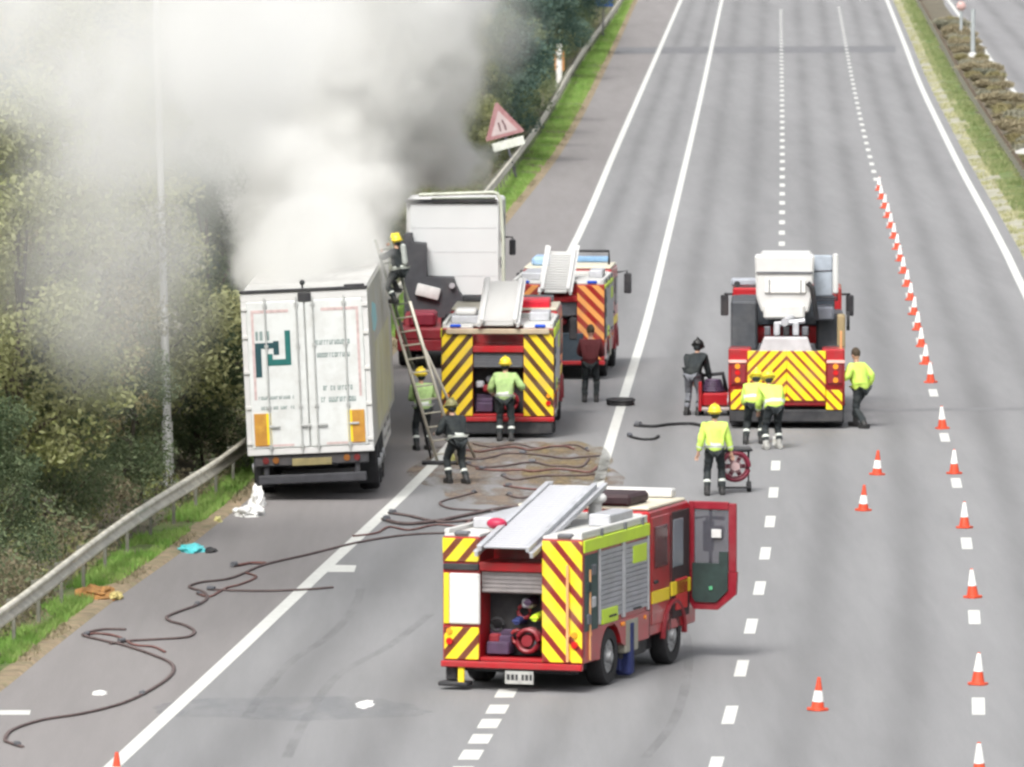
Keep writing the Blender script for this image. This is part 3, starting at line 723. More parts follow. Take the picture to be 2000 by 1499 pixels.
    for s in (-1, 1):
        for k in range(2):
            q = MB(); q.cyl((s*(h-.35-k*.2), .03, .84), (s*(h-.35-k*.2), .08, .84), .065, seg=14); q.build('tail_lamp', (mat('dull_red_lens', (.12, .01, .01), .4), mat('dull_amber_lens', (.2, .07, .01), .4))[k], t)
    q = MB(); q.box(-.38, .40, .02, .06, .72, .86, .006); q.build('number_plate', PLATE, t)
    q = MB(); q.box(-h+.18, h-.18, .10, .22, .36, .54, .02); q.box(-.95, -.85, .12, .22, .5, .8); q.box(.85, .95, .12, .22, .5, .8); q.build('underrun_bar', mat('underrun', (.035, .036, .042), .6, dirt=(.08, .08, .09), dscale=3), t)
    q = MB(); q.box(-.5, -.38, .2, L-.5, .66, .98); q.box(.38, .5, .2, L-.5, .66, .98)
    for y in (2.4, 3.7, 5.0): q.cyl((-h+.3, y, .52), (h-.3, y, .52), .07)
    q.box(-h+.1, h-.1, .22, 12, .9, .98); q.build('chassis', CHAS, t)
    for s in (-1, 1):
        for y in (2.4, 3.7, 5.0): wheel(t, s*(h-.20), y, .52, .38, s)
        q = MB(); q.box(s*(h-.42)-.0, s*(h-.42)+s*.38 if s > 0 else s*(h-.42)+.0, 1.72, 1.75, .18, .85, .004) if s > 0 else q.box(-h+.04, -h+.42, 1.72, 1.75, .18, .85, .004)
        q.build('mud_flap', BLK, t)
        q = MB(); x = s*(h-.03)
        for zz in (.55, .78): q.box(x-.02, x+.02, 6.2, 10.4, zz-.05, zz+.05, .005)
        for yy in (6.3, 8.3, 10.3): q.box(x-.02, x+.02, yy-.03, yy+.03, .5, 1.0)
        q.build('side_guard', WHT if s > 0 else GREY, t)
    # cyan patch and yellow graphic on the right side
    q = MB(); q.prism([(1.9, 3.5), (2.5, 3.75), (4.2, 3.6), (4.8, 3.25), (3.4, 3.1), (2.2, 3.2)], 'x', h-.002, h+.006); q.build('side_graphic', mat('cyan_graphic', (.20, .55, .62), .5, dirt=(.5, .52, .52), dscale=2, damt=.8), t)
    q = MB(); q.box(h-.002, h+.005, 3.0, 11.5, 1.15, 2.9, 0); q.build('side_graphic', mat('yellow_graphic', (.46, .45, .27), .55, var=.15, scale=1, dirt=(.5, .5, .45), dscale=.9, damt=.9), t)
    return t
TR = trailer()

# ------------------------------------------------------------------ white lorry ahead of the trailer
def lorry():
    p = at(872, 722)
    t = empty('lorry', p, -R(2.1), 'white high cab lorry seen from behind in the smoke beyond the trailer', 'lorry', None)
    h = 1.25
    b = MB(); b.box(-h+.02, h-.06, 5.0, 6.9, 1.0, 3.94, .12, seg=3); b.build('cab', WHT2, t, smooth=True)
    q = MB(); q.box(-h+.12, h-.16, 4.93, 5.02, 1.5, 3.80, .05, seg=2); q.build('rear_panel', mat('cab_rear', (.58, .60, .60), .45, var=.03, scale=1), t)
    q = MB()
    for zz in (2.0, 2.6, 3.2): q.box(-h+.16, h-.2, 4.925, 4.935, zz-.004, zz+.004, 0)
    q.build('panel_seam', ALU, t)
    q = MB(); q.tube([(-.9, 4.8, 4.03), (.95, 4.8, 4.10), (1.06, 4.8, 4.06), (1.14, 4.8, 3.9), (1.20, 4.8, 3.0), (1.22, 4.8, 1.2)], .045, seg=8); q.tube([(-.6, 4.95, 3.93), (1.0, 4.95, 3.95)], .03); q.build('pipe_frame', mat('pipe_pale', (.50, .53, .44), .5, dirt=(.3, .32, .26)), t, smooth=True)
    q = MB(); q.box(-h, h-.2, 4.86, 4.96, 3.83, 3.92, .02); q.build('roof_gap', CHAS, t)
    q = MB(); q.box(1.09, 1.19, 5.0, 6.5, 1.1, 3.6, .03); q.build('side_fairing', mat('fairing', (.5, .51, .5), .5), t)
    for zz in (3.0, 2.35):
        q = MB(); q.box(1.13, 1.22, 4.85, 4.98, zz-.14, zz+.14, .02); q.build('fairing_bracket', GREY, t)
    q = MB(); q.box(1.30, 1.46, 6.3, 6.4, 2.45, 2.85, .05); q.tube([(1.1, 6.5, 2.9), (1.38, 6.4, 2.9), (1.38, 6.35, 2.6)], .02); q.build('mirror', CHAS, t)
    DG = mat('deck_grey', (.042, .045, .052), .7, dirt=(.09, .09, .09), damt=.5)
    q = MB(); q.prism([(-1.25, .9), (-1.25, 3.1), (-1.05, 3.1), (-1.05, 2.85), (-.70, 2.85), (-.70, 2.0), (-.02, 2.0), (.10, 1.62), (.35, 1.35), (.42, .9)], 'y', 4.3, 4.86, bev=.02); q.build('equipment_rack', DG, t)
    q = MB(); q.box(-.95, -.35, 4.15, 4.30, 1.50, 1.80, .06, rot=Euler((0, R(14), 0)), seg=2); q.build('air_tank', mat('tank_pale', (.55, .56, .55), .5), t, smooth=True)
    q = MB(); q.cyl((-.05, 4.2, 1.8), (-.05, 4.3, 1.8), .07); q.build('gauge', ALU, t)
    q = MB(); q.box(-h, h, 0, 4.7, .72, 1.0, .04); q.box(-h+.05, h-.05, .0, .10, .45, .72, .02); q.build('chassis_deck', DRED, t)
    for s in (-1, 1):
        q = MB(); q.tube([(s*.95, 1.6+.72*math.cos(a), .52+.66*math.sin(a)) for a in [math.pi*k/10 for k in range(11)]], .16, seg=8); q.build('mudguard', DRED, t, smooth=True)
        for y in (1.6, 5.6): wheel(t, s*1.03, y, .52, .40, s)
    q = MB(); q.box(-.95, -.3, .6, 1.9, 1.0, 1.35, .06); q.build('tank', mat('maroon', (.20, .012, .03), .6), t)
    q = MB(); q.box(-h+.25, h-.25, .1, 6.5, .5, .72); q.build('chassis', CHAS, t)
lorry()

# ------------------------------------------------------------------ aerial platform truck on the right
def aerial():
    p = at(1536, 838)
    t = empty('aerial_platform_truck', p, -R(2.0), 'low red aerial platform truck with white boom head and wide yellow chevron tail', 'aerial platform')
    W = 2.56; h = W/2; zt = 1.74; L = 8.4
    b = MB(); b.box(-h, h, .05, 5.8, .95, 1.45, .03)
    for s in (-1, 1):
        b.box(s*h-(.5 if s > 0 else 0), s*h+(0 if s > 0 else .5), .04, .9, .5, zt+.02, .03)
    b.box(-h+.0, h-.0, .04, .3, .5, 1.0, .03); b.build('body', RED, t)
    # chevron tail board in two halves
    bx('chevron_board', CHL4, t, -.86, .0, -.03, .035, .62, zt-.02); bx('chevron_board', CHR4, t, .001, .86, -.03, .035, .62, zt-.02)
    bx('chevron_board', CHR4, t, .87, h-.05, -.02, .036, .42, .86); bx('chevron_board', CHL4, t, -h+.05, -.87, -.02, .036, .42, .86)
    for s in (-1, 1):
        q = MB(); q.box(s*(h-.22)-.17, s*(h-.22)+.17, -.02, .04, 1.0, 1.42, .02); q.build('lamp_panel', DRED, t)
        for zz in (1.08, 1.24, 1.38):
            k = MB(); k.cyl((s*(h-.2), -.05, zz), (s*(h-.2), .0, zz), .06, seg=12); k.build('tail_lamp', (LAMPR, LAMPO, LAMPR)[int(zz*10) % 3], t)
        q = MB(); q.box(s*(h-.2)-.2, s*(h-.2)+.2, -.035, .04, 1.45, 1.52, .01); q.build('reflective_strip', mat('pale_pink', (.7, .4, .35), .5), t)
    q = MB(); q.box(-h+.02, h-.02, .0, .25, .14, .42, .03); q.build('underrun_bar', CHAS, t)
    q = MB(); q.box(-h+.3, h-.3, .3, L-.4, .4, .9, .03); q.box(-h+.1, h-.1, 2.8, 4.6, .35, .9); q.build('chassis', CHAS, t)
    q = MB(); q.box(-h+.02, h-.02, .25, 5.8, 1.45, 1.52, .01); q.build('deck', mat('deck_plate', (.16, .16, .17), .6, dirt=(.1, .1, .1)), t)
    for s in (-1, 1):
        for y in (1.4, 2.55, L-1.3): wheel(t, s*(h-.2), y, .5, .38, s)
        q = MB(); q.box(s*(h-.32)-.30, s*(h-.32)+.30, 3.3 if s < 0 else 3.6, 5.7, 1.5, (2.62 if s < 0 else 2.3), .05); q.build('side_locker', mat('locker_charcoal', (.055, .06, .07), .6, dirt=(.12, .12, .12)), t)
        q = MB(); q.box(s*(h-.2)-.18, s*(h-.2)+.18, .9, 1.5, 1.5, 1.75, .03); q.build('outrigger_box', CHAS, t)
        q = MB(); q.box(s*(h-.25)-.06, s*(h-.25)+.06, .5, 1.1, .1, .5); q.box(s*(h-.25)-.2, s*(h-.25)+.2, .6, 1.0, .03, .1, .01); q.build('outrigger', CHAS, t)
    # cab at the front
    q = MB(); q.prism([(6.2, .6), (6.2, 2.75), (L-.3, 2.75), (L, 1.5), (L, .6)], 'x', -h+.04, h-.04, bev=.04); q.build('cab', RED, t)
    q = MB(); q.box(-h+.2, h-.2, 6.15, 6.21, 1.9, 2.6, .02); q.build('rear_window', GLASS, t)
    q = MB(); q.box(-h+.0, -.55, 6.3, 6.8, 2.78, 2.95, .04); q.build('light_bar', mat('grey_lightbar', (.32, .34, .38), .4), t)
    for xx in (-h+.14, -.66):
        q = MB(); q.cyl((xx, 6.25, 2.83), (xx, 6.30, 2.83), .07); q.build('lamp', CHAS, t)
    for s in (-1, 1):
        q = MB(); q.tube([(s*(h-.02), L-.4, 2.5), (s*(h+.16), L-.3, 2.5)], .025); q.box(s*(h+.16)-.09, s*(h+.16)+.09, L-.34, L-.26, 2.0, 2.48, .04); q.build('mirror', CHAS, t)
    # turntable, boom and the white head over the deck
    q = MB(); q.cyl((0, 2.4, 1.52), (0, 2.4, 1.72), .68, .62, 28); q.cyl((0, 2.4, 1.72), (0, 2.4, 1.80), .5, .5, 28); q.build('turntable', GREY, t, smooth=True)
    q = MB(); q.prism([(-.66, 1.50), (.62, 1.50), (.46, 1.95), (-.50, 1.95)], 'y', .9, 1.4, bev=.02); q.build('boom_rest', mat('pale_steel', (.50, .49, .50), .5, dirt=(.3, .28, .3)), t)
    q = MB(); q.box(-.54, .48, 1.3, 1.42, 1.60, 1.84, .01); q.build('rest_panel', mat('mauve_grey', (.30, .28, .36), .6), t)
    for k in range(5):
        q = MB(); q.box(-.50+k*.21, -.36+k*.21, 1.60, 1.85, 1.95, 2.15+(k % 2)*.10, .02); q.build('valve_block', (GREY, ALU, CHAS, ALU, GREY)[k], t)
    q = MB(); q.cyl((-.25, 1.7, 2.2), (.40, 1.7, 2.28), .06); q.cyl((-.05, 1.6, 2.25), (.1, 2.2, 2.3), .09); q.build('hydraulic_ram', ALU, t, smooth=True)
    q = MB(); q.box(-.52, .40, 2.2, 6.6, 2.28, 2.62, .05); q.build('boom', mat('boom_white', (.62, .62, .60), .5, dirt=(.4, .4, .38)), t)
    hd = MB(); hd.prism([(-.56, 2.42), (.48, 2.42), (.56, 2.75), (.62, 3.70), (-.72, 3.70), (-.68, 2.75)], 'y', 2.3, 3.0, bev=.04)
    hd.box(-.60, .56, 3.0, 5.2, 2.7, 3.66, .05); hd = hd.build('boom_head', WHT2, t)
    q = MB(); q.box(-.50, .42, 2.24, 2.30, 2.86, 3.18, .02); q.build('head_hatch', mat('hatch_white', (.68, .68, .66), .5), hd)
    q = MB(); q.box(-.68, .58, 2.26, 2.30, 3.30, 3.34, 0); q.box(-.40, -.38, 2.22, 2.25, 2.86, 3.18, 0); q.box(.3, .32, 2.22, 2.25, 2.86, 3.18, 0); q.build('seam', GREY, hd)
    q = MB(); q.tube([(.46, 2.2, 3.10), (.56, 2.2, 3.0), (.62, 2.3, 2.6), (.66, 2.4, 2.3)], .06); q.build('hydraulic_hose', CHAS, t, smooth=True)
    q = MB(); q.box(.60, 1.02, 3.2, 3.28, 2.75, 3.66, .02); q.build('cage_screen', mat('screen_tint', (.33, .37, .42), .3), t)
    q = MB(); q.box(1.02, 1.15, 3.1, 3.2, 2.80, 3.70, .05); q.build('cage_post_panel', WHT2, t)
    q = MB(); q.tube([(.60, 3.2, 2.65), (1.12, 3.2, 2.65), (1.12, 3.2, 3.30)], .02); q.tube([(.6, 4.2, 2.65), (1.12, 4.2, 2.65), (1.12, 3.2, 2.65)], .02); q.tube([(.62, 3.2, 3.3), (1.12, 3.2, 3.32), (1.12, 4.2, 3.3)], .02); q.build('cage_rail', GREY, t)
    q = MB(); q.box(.58, 1.05, 3.1, 4.0, 2.20, 2.50, .04); q.build('cage_floor', mat('cage_grey', (.16, .17, .20), .6), t)
    q = MB(); q.box(1.12, 1.30, 1.7, 2.4, 1.62, 2.40, .10, seg=3); q.build('side_tank', TAN, t, smooth=True)
    q = MB(); q.cyl((1.33, 2.3, 2.25), (1.40, 2.3, 2.25), .22, seg=16); q.build('spare_reel', BLK, t)
    q = MB(); q.cyl((1.2, .3, 1.74), (1.2, .3, 2.15), .025); q.build('aerial_mast', mat('pale_orange', (.7, .3, .12), .5), t)
aerial()
# ------------------------------------------------------------------ people
def skin_mesh(verts, edges, radii, sub=1, root=0):
    me = bpy.data.meshes.new('tmp'); me.from_pydata([tuple(v) for v in verts], edges, [])
    o = bpy.data.objects.new('tmp', me); COL.objects.link(o)
    o.modifiers.new('s', 'SKIN').use_smooth_shade = True
    sv = me.skin_vertices[0].data
    for i, r in enumerate(radii): sv[i].radius = (r, r) if not isinstance(r, tuple) else r; sv[i].use_root = (i == root)
    if sub: m_ = o.modifiers.new('u', 'SUBSURF'); m_.levels = sub; m_.render_levels = sub
    dg = bpy.context.evaluated_depsgraph_get()
    out = bpy.data.meshes.new_from_object(o.evaluated_get(dg))
    bpy.data.objects.remove(o); bpy.data.meshes.remove(me)
    return out
def crease(me):
    nrm = [v.normal.copy() for v in me.vertices]; s = random.random()*9
    for v, n_ in zip(me.vertices, nrm):
        w = mnoise.noise(Vector((v.co.x*7, v.co.y*7, v.co.z*16+s)))*.016 + mnoise.noise(Vector((v.co.x*20, v.co.y*20, v.co.z*30+s)))*.007
        v.co = v.co + n_*w
    me.update()
def ik(a, b, l1, l2, pole):
    a, b, pole = Vector(a), Vector(b), Vector(pole)
    d = b-a; L = min(d.length, (l1+l2)*.999); u = d.normalized()
    x = (l1*l1-l2*l2+L*L)/(2*L); hgt = math.sqrt(max(l1*l1-x*x, 0))
    p = pole-u*pole.dot(u); p.normalize()
    return a+u*x+p*hgt, a+u*L
def person(px, py, rz, label, jacket, lean=0., hands=None, feet=None, pel=.96, scale=1., trousers=None, base=None, helmet=None, head_pitch=0., bands=True, side=0., boots=None, boot_light=False):
    """standing figure facing local +y; hands and feet are targets in local metres"""
    loc = base if base is not None else at(px, py)
    V = Vector
    feet = feet or ((-.14, .0, .08), (.14, .0, .08)); hands = hands or ((-.33, .05, .78), (.33, .05, .78))
    pelv = V((0, 0, pel)); lz = R(lean)
    up = V((math.sin(side), math.sin(lz), math.cos(lz))).normalized(); fw = V((0, math.cos(lz), -math.sin(lz)))
    spine = pelv+up*.20; chest = pelv+up*.40; neck = pelv+up*.55
    hp = R(lean*.55+head_pitch); hup = V((math.sin(side)*.5, math.sin(hp), math.cos(hp)))
    hb = neck+hup*.06; hc = neck+hup*.18; ht = neck+hup*.25
    S = [chest+up*.07+V((-.19, 0, 0)), chest+up*.07+V((.19, 0, 0))]
    Hj = [pelv+V((-.10, 0, -.03)), pelv+V((.10, 0, -.03))]
    K = []; A = []; E = []; Wr = []
    for i in (0, 1):
        k, a = ik(Hj[i], V(feet[i]), .45, .45, V(((-.1, .1)[i], 1, .1))); K.append(k); A.append(a)
        e, w = ik(S[i], V(hands[i]), .31, .27, V(((-.5, .5)[i], -1, -.3))); E.append(e); Wr.append(w)
    # body: one continuous surface with hands and five separate fingers each
    vs = [pelv, spine, chest, neck, hb, hc]; es = [(0, 1), (1, 2), (2, 3), (3, 4), (4, 5)]; rs = [(.15, .11), (.12, .09), (.12, .08), .055, .055, (.075, .09)]
    for i in (0, 1):
        n = len(vs); vs += [S[i], E[i], Wr[i]]; es += [(2, n), (n, n+1), (n+1, n+2)]; rs += [.062, .042, .028]
        d = (Wr[i]-E[i]).normalized(); sd = d.cross(V((0, 1, .2)) if abs(d.y) < .8 else V((0, 0, 1))).normalized(); nn = d.cross(sd)
        palm = Wr[i]+d*.065; m = len(vs); vs.append(palm); es.append((n+2, m)); rs.append((.036, .02))
        for j, (off, ln) in enumerate(((-.03, .065), (-.010, .078), (.010, .074), (.030, .058))):
            q = len(vs); vs += [palm+sd*off+d*.03, palm+sd*off*1.1+d*(.03+ln*.55)+nn*.012, palm+sd*off*1.1+d*(.03+ln*.9)+nn*.035]
            es += [(m, q), (q, q+1), (q+1, q+2)]; rs += [.010, .009, .008]
        q = len(vs); sgn = (1, -1)[i]
        vs += [Wr[i]+d*.03+sd*sgn*.03, Wr[i]+d*.065+sd*sgn*.055+nn*.02]; es += [(n+2, q), (q, q+1)]; rs += [.012, .010]
        n = len(vs); vs += [Hj[i], K[i], A[i], A[i]+V(((-.03, .03)[i], .15, -.03))]; es += [(0, n), (n, n+1), (n+1, n+2), (n+2, n+3)]; rs += [.095, .062, .042, .035]
    me = skin_mesh(vs, es, rs, 1)
    # face on the head of the same mesh
    bm = bmesh.new(); bm.from_mesh(me)
    rot = Matrix.Rotation(-hp, 4, 'X'); T = Matrix.Translation(hc) @ rot
    def add(c, r, sc, mi=0, seg=12):
        v = bmesh.ops.create_uvsphere(bm, u_segments=seg, v_segments=8, radius=r)['verts']
        bmesh.ops.transform(bm, matrix=T @ Matrix.Translation(c) @ Matrix.Diagonal((*sc, 1)), verts=v)
        for f in {f for a in v for f in a.link_faces}: f.material_index = mi; f.smooth = True
    add((0, 0, .0), .105, (.80, .95, 1.15), 0, 16); add((0, .10, -.015), .018, (.8, 1.2, 1.3))
    for s in (-1, 1): add((s*.085, 0, -.01), .03, (.35, .7, 1.1)); add((s*.033, .092, .02), .011, (1.2, .6, .8), 1, 8)
    add((0, .093, -.055), .018, (1.4, .4, .35), 2, 8); add((0, -.015, .012), .109, (.82, .92, 1.12), 1, 16) if False else None
    bm.to_mesh(me); bm.free()
    for m_ in (SKIN, HAIR, mat('lips', (.4, .15, .12), .6)): me.materials.append(m_)
    o = bpy.data.objects.new('person', me); COL.objects.link(o); o.location = loc; o.rotation_euler = (0, 0, rz); o.scale = (scale,)*3
    tag(o, label, 'person')
    # jacket
    cuff = [E[i]+(Wr[i]-E[i])*.93 for i in (0, 1)]
    jv = [pelv-up*.13, pelv+up*.06, spine, chest, chest+up*.12]; je = [(0, 1), (1, 2), (2, 3), (3, 4)]; jr = [(.235, .18), (.225, .17), (.21, .165), (.22, .17), (.115, .105)]
    for i in (0, 1):
        n = len(jv); jv += [S[i]+V(((-.015, .015)[i], 0, .0)), (S[i]+E[i])/2, E[i], (E[i]+cuff[i])/2, cuff[i]]; je += [(3, n), (n, n+1), (n+1, n+2), (n+2, n+3), (n+3, n+4)]; jr += [.105, .094, .082, .072, .060]
    jm = skin_mesh(jv, je, jr, 2, root=2); jm.materials.append(jacket); jm.materials.append(SILV)
    if bands:
        for f in jm.polygons:
            q = (V(f.center)-pelv); hgt = q.dot(up); lat = abs(q.dot(V((1, 0, 0))))
            ok = False
            if (q-up*hgt).length < .24 and lat < .23 and (.0 < hgt < .07): ok = True
            for i in (0, 1):
                c = V(f.center)-E[i]; d = (cuff[i]-E[i]).normalized(); tt = c.dot(d)
                if (c-d*tt).length < .1 and .12 < tt < .17: ok = True
            if ok: f.material_index = 1
    crease(jm)
    link(bpy.data.objects.new('jacket', jm), o)
    tv = [pelv+up*.02]; te = []; tr = [(.165, .13)]
    for i in (0, 1):
        n = len(tv); an = K[i]+(A[i]-K[i])*.88
        tv += [Hj[i]+V((0, 0, -.03)), (Hj[i]+K[i])/2, K[i], (K[i]+an)/2, an]; te += [(0, n), (n, n+1), (n+1, n+2), (n+2, n+3), (n+3, n+4)]; tr += [.118, .10, .084, .080, .076]
    tm = skin_mesh(tv, te, tr, 2); tm.materials.append(trousers or KIT); tm.materials.append(SILV if bands else KIT)
    for f in tm.polygons:
        for i in (0, 1):
            c = V(f.center)-K[i]; d = (A[i]-K[i]).normalized(); tt = c.dot(d)
            if (c-d*tt).length < .12 and .20 < tt < .25: f.material_index = 1
    crease(tm)
    link(bpy.data.objects.new('trousers', tm), o)
    for i in (0, 1):
        b = MB(); a = A[i]
        b.cyl(a+V((0, 0, -.03)), a+(K[i]-a)*.28, .060, .068, 12)
        b.box(a.x-.055, a.x+.055, a.y-.09, a.y+.20, a.z-.08, a.z+.03, .03, seg=2)
        b.build('boot', BOOT if not boot_light else BOOTL, o, smooth=True)
    if helmet is not None:
        b = MB(); b.ball((0, 0, 0), .142, (.92, 1.08, .92), 18); b.tube([(.16*math.cos(a)*.86, .17*math.sin(a), -.03) for a in [i*math.pi/9 for i in range(18)]], .018, closed=True, seg=6)
        b.box(-.02, .02, -.13, .13, .06, .145, .015)
        b.box(-.005, .005, -.12, .12, .10, .15, .0) if False else None; hm = b.build('helmet', helmet, o, smooth=True); hm.location = hc+hup*.055; hm.rotation_euler = (-hp, 0, 0)
        b = MB(); b.ball((0, -.045, -.085), .11, (.85, .7, .8), 12); nc = b.build('neck_flap', KIT, hm, smooth=True)
    else:
        b = MB(); b.ball((0, -.012, .012), .112, (.86, .96, 1.12), 16); hh = b.build('hair', HAIR, o, smooth=True); hh.location = hc+hup*.03; hh.rotation_euler = (-hp, 0, 0)
    return o
person(1396, 968, R(2), 'person in bright yellow jacket and yellow helmet standing beside the fan trolley', HIVIS, lean=6, helmet=HELM, hands=((-.34, .06, .86), (.36, .12, .80)), feet=((-.16, -.08, .08), (.16, .06, .08)), scale=.98, pel=.95)
person(1472, 868, R(-8), 'person in yellow jacket stooping at the chevron tail, left one of the pair there', HIVIS, lean=52, helmet=HELM, hands=((-.2, .62, .80), (.22, .60, .85)), feet=((-.17, -.05, .08), (.15, .1, .08)), pel=.90)
person(1512, 878, R(14), 'person in yellow jacket bending forward at the chevron tail, right one of the pair there', HIVIS, lean=44, helmet=HELM, hands=((-.2, .55, .78), (.22, .62, .9)), feet=((-.2, -.1, .08), (.14, .08, .08)), pel=.92, boot_light=True)
person(1682, 836, R(42), 'bareheaded person in yellow jacket striding along the right flank of the platform truck', HIVIS, lean=16, helmet=None, hands=((-.35, .35, 1.05), (.32, .1, .9)), feet=((-.12, -.26, .08), (.12, .30, .08)), pel=.90, bands=False)
person(986, 862, R(-6), 'person in pale lime vest working at the open rear of the middle fire engine', HIVIS2, lean=10, helmet=HELM, hands=((-.32, .36, 1.05), (.34, .30, 1.15)), feet=((-.12, 0, .08), (.15, -.12, .08)), scale=.98)
person(893, 945, R(28), 'person in black fire kit holding the foot of the long ladder', KIT, lean=24, helmet=mat('helmet_dull', (.20, .19, .08), .5), hands=((-.28, .42, 1.05), (.02, .50, 1.1)), feet=((-.12, .12, .08), (.14, -.18, .08)), scale=.96, pel=.92)
person(826, 880, R(20), 'person in hi-vis vest half hidden behind the long ladder', HIVIS2, lean=12, helmet=HELM, hands=((-.1, .42, 1.2), (.30, .40, 1.2)), scale=.95)
person(1153, 786, R(-5), 'person in maroon top and black trousers standing behind the farthest fire engine', mat('maroon_top', (.09, .012, .015), .8), lean=6, helmet=None, scale=.97, bands=False, hands=((-.2, .4, 1.1), (.2, .4, 1.1)))
person(1352, 812, R(-20), 'person in black top and grey trousers bending beside the red hose trolley', KIT, lean=38, helmet=mat('helmet_black', (.02, .02, .02), .5), trousers=mat('grey_trousers', (.16, .17, .19), .8), hands=((-.15, .5, .75), (.28, .5, .75)), scale=.98, bands=False)

# ------------------------------------------------------------------ long ladder against the trailer
LB = at(876, 908); 
def long_ladder():
    base = LB; depth_top = base.y - .6
    # top beside the trailer roof, on the trailer's right flank
    zt = 5.05
    def pt(px, py, y):   # point seen at px,py at the distance y
        d = Vector(((px-1000)/FPX, math.cos(PITCH)-(py-749.5)/FPX*math.sin(PITCH), -math.sin(PITCH)-(py-749.5)/FPX*math.cos(PITCH)))
        k = y/d.y; return Vector((d.x*k, y, HCAM+d.z*k))
    top = pt(744, 468, depth_top)
    t = empty('long_ladder', base, 0, 'long pale rescue ladder leaning on the trailer roof with a firefighter on it', 'ladder')
    ax = (top-base); L = ax.length; u = ax.normalized(); s = Vector((0.80, -.6, 0)); s = (s-u*s.dot(u)).normalized(); n = u.cross(s)
    MT = mat('ladder_pale', (.50, .47, .40), .5, .2, dirt=(.25, .24, .18), dscale=3, damt=.6); MT2 = mat('ladder_dark', (.12, .13, .10), .6, dirt=(.3, .3, .25))
    w = .24
    for sec, (a, b, ww, m_) in enumerate(((0, .72, .27, MT), (.42, 1.0, .20, MT2))):
        for sx in (-1, 1):
            q = MB(); p0 = u*L*a + s*sx*ww + n*.05*sec; p1 = u*L*b + s*sx*ww + n*.05*sec
            q.tube([p0, p1], .034, seg=6); q.build('rail', m_, t)
        k = int(L*(b-a)/.3)
        q = MB(); q.cyl(-s*ww, s*ww, .017, seg=6); r0 = q.build('rung', m_, t); r0.location = u*(L*a+.25)+n*.05*sec
        for i in range(1, k):
            c = r0.copy(); COL.objects.link(c); c.parent = t; c.location = u*(L*a+.25+.3*i)+n*.05*sec
    q = MB(); q.tube([u*L*.55 - s*.25, Vector((-.38, 1.5, .03))], .028); q.build('prop_pole', CHAS, t)
    q = MB(); q.tube([u*L*.55 + s*.25, Vector((.55, 1.2, .03))], .028); q.build('prop_pole', MT, t)
    q = MB(); q.tube([Vector((-.55, -.1, .05)), Vector((.35, -.12, .05))], .045); q.build('foot_bar', CHAS, t)
    q = MB(); q.ball((.12, .05, .12), .13, (1.2, .9, .8)); q.ball((.28, -.02, .2), .08, (1, 1, 1.3)); q.build('foot_pad', mat('pad_yellow', (.50, .48, .16), .7, dirt=(.3, .3, .2)), t, smooth=True)
    return base, u, L, s, n
lb, lu, lL, ls, ln_ = long_ladder()
fb = lb + lu*lL*.73
person(0, 0, math.atan2(lu.x, -abs(lu.y)-.5) if False else R(52), 'person in black kit and yellow helmet climbing near the top of the long ladder', KIT, lean=12, helmet=HELM, base=Vector((fb.x+.02, fb.y-.24, fb.z-.05)), hands=((-.2, .42, 1.25), (.18, .40, 1.45)), feet=((-.12, .05, .08), (.12, .16, .34)), pel=.82, scale=.84)

q = MB(); q.cyl((0, -.16, 1.02), (0, -.10, 1.40), .075, seg=14); q.ball((0, -.10, 1.41), .075); q.ball((0, -.16, 1.01), .07)
CL = [o_ for o_ in COL.objects if o_.name.startswith('person') and 'climbing' in o_.get('label', '')][0]
q.build('air_cylinder', mat('cylinder_grey', (.30, .32, .30), .5), CL, smooth=True)
# ------------------------------------------------------------------ fan trolley, hose trolley, cones, hoses, debris
def fan():
    p = at(1436, 962); t = empty('ventilation_fan', p, R(6), 'maroon round ventilation fan on a small wheeled frame', 'fan')
    q = MB()
    q.tube([(.27*math.cos(a), 0, .52+.27*math.sin(a)) for a in [i*math.pi/12 for i in range(24)]], .05, closed=True, seg=8)
    q.tube([(.27*math.cos(a), .2, .52+.27*math.sin(a)) for a in [i*math.pi/12 for i in range(24)]], .04, closed=True, seg=8); q.build('shroud', mat('maroon_shroud', (.16, .012, .03), .5), t, smooth=True)
    q = MB(); q.cyl((0, -.04, .52), (0, .1, .52), .09, seg=16); q.build('fan_hub', mat('hub_pink', (.60, .42, .42), .5), t, smooth=True)
    for k in range(6):
        q = MB(); q.box(.08, .25, .05, .065, -.05, .05, .004, rot=Euler((R(35), 0, 0))); b = q.build('fan_blade', mat('blade', (.15, .03, .05), .5), t); b.location = (0, 0, .52); b.rotation_euler = (0, k*math.pi/3, 0)
    q = MB()
    for r_ in (.12, .20): q.tube([(r_*math.cos(a), -.05, .52+r_*math.sin(a)) for a in [i*math.pi/9 for i in range(18)]], .008, closed=True, seg=5)
    q.build('guard_grille', mat('grille_pink', (.35, .2, .22), .5), t)
    q = MB()
    for s in (-1, 1): q.tube([(s*.30, .25, .08), (s*.30, .25, .80), (s*.33, -.02, .84)], .022); q.tube([(s*.30, -.08, .1), (s*.30, .3, .1)], .022)
    q.tube([(-.33, -.02, .84), (.33, -.02, .84)], .022); q.tube([(-.3, -.08, .1), (.3, -.08, .1)], .022); q.build('frame', CHAS, t)
    q = MB(); q.box(-.22, .34, .02, .34, .80, .90, .03); q.build('engine_cover', mat('cover_dark', (.05, .05, .05), .6), t)
    for s in (-1, 1):
        w = wheel(t, s*.28, .05, .11, .08, s)
fan()
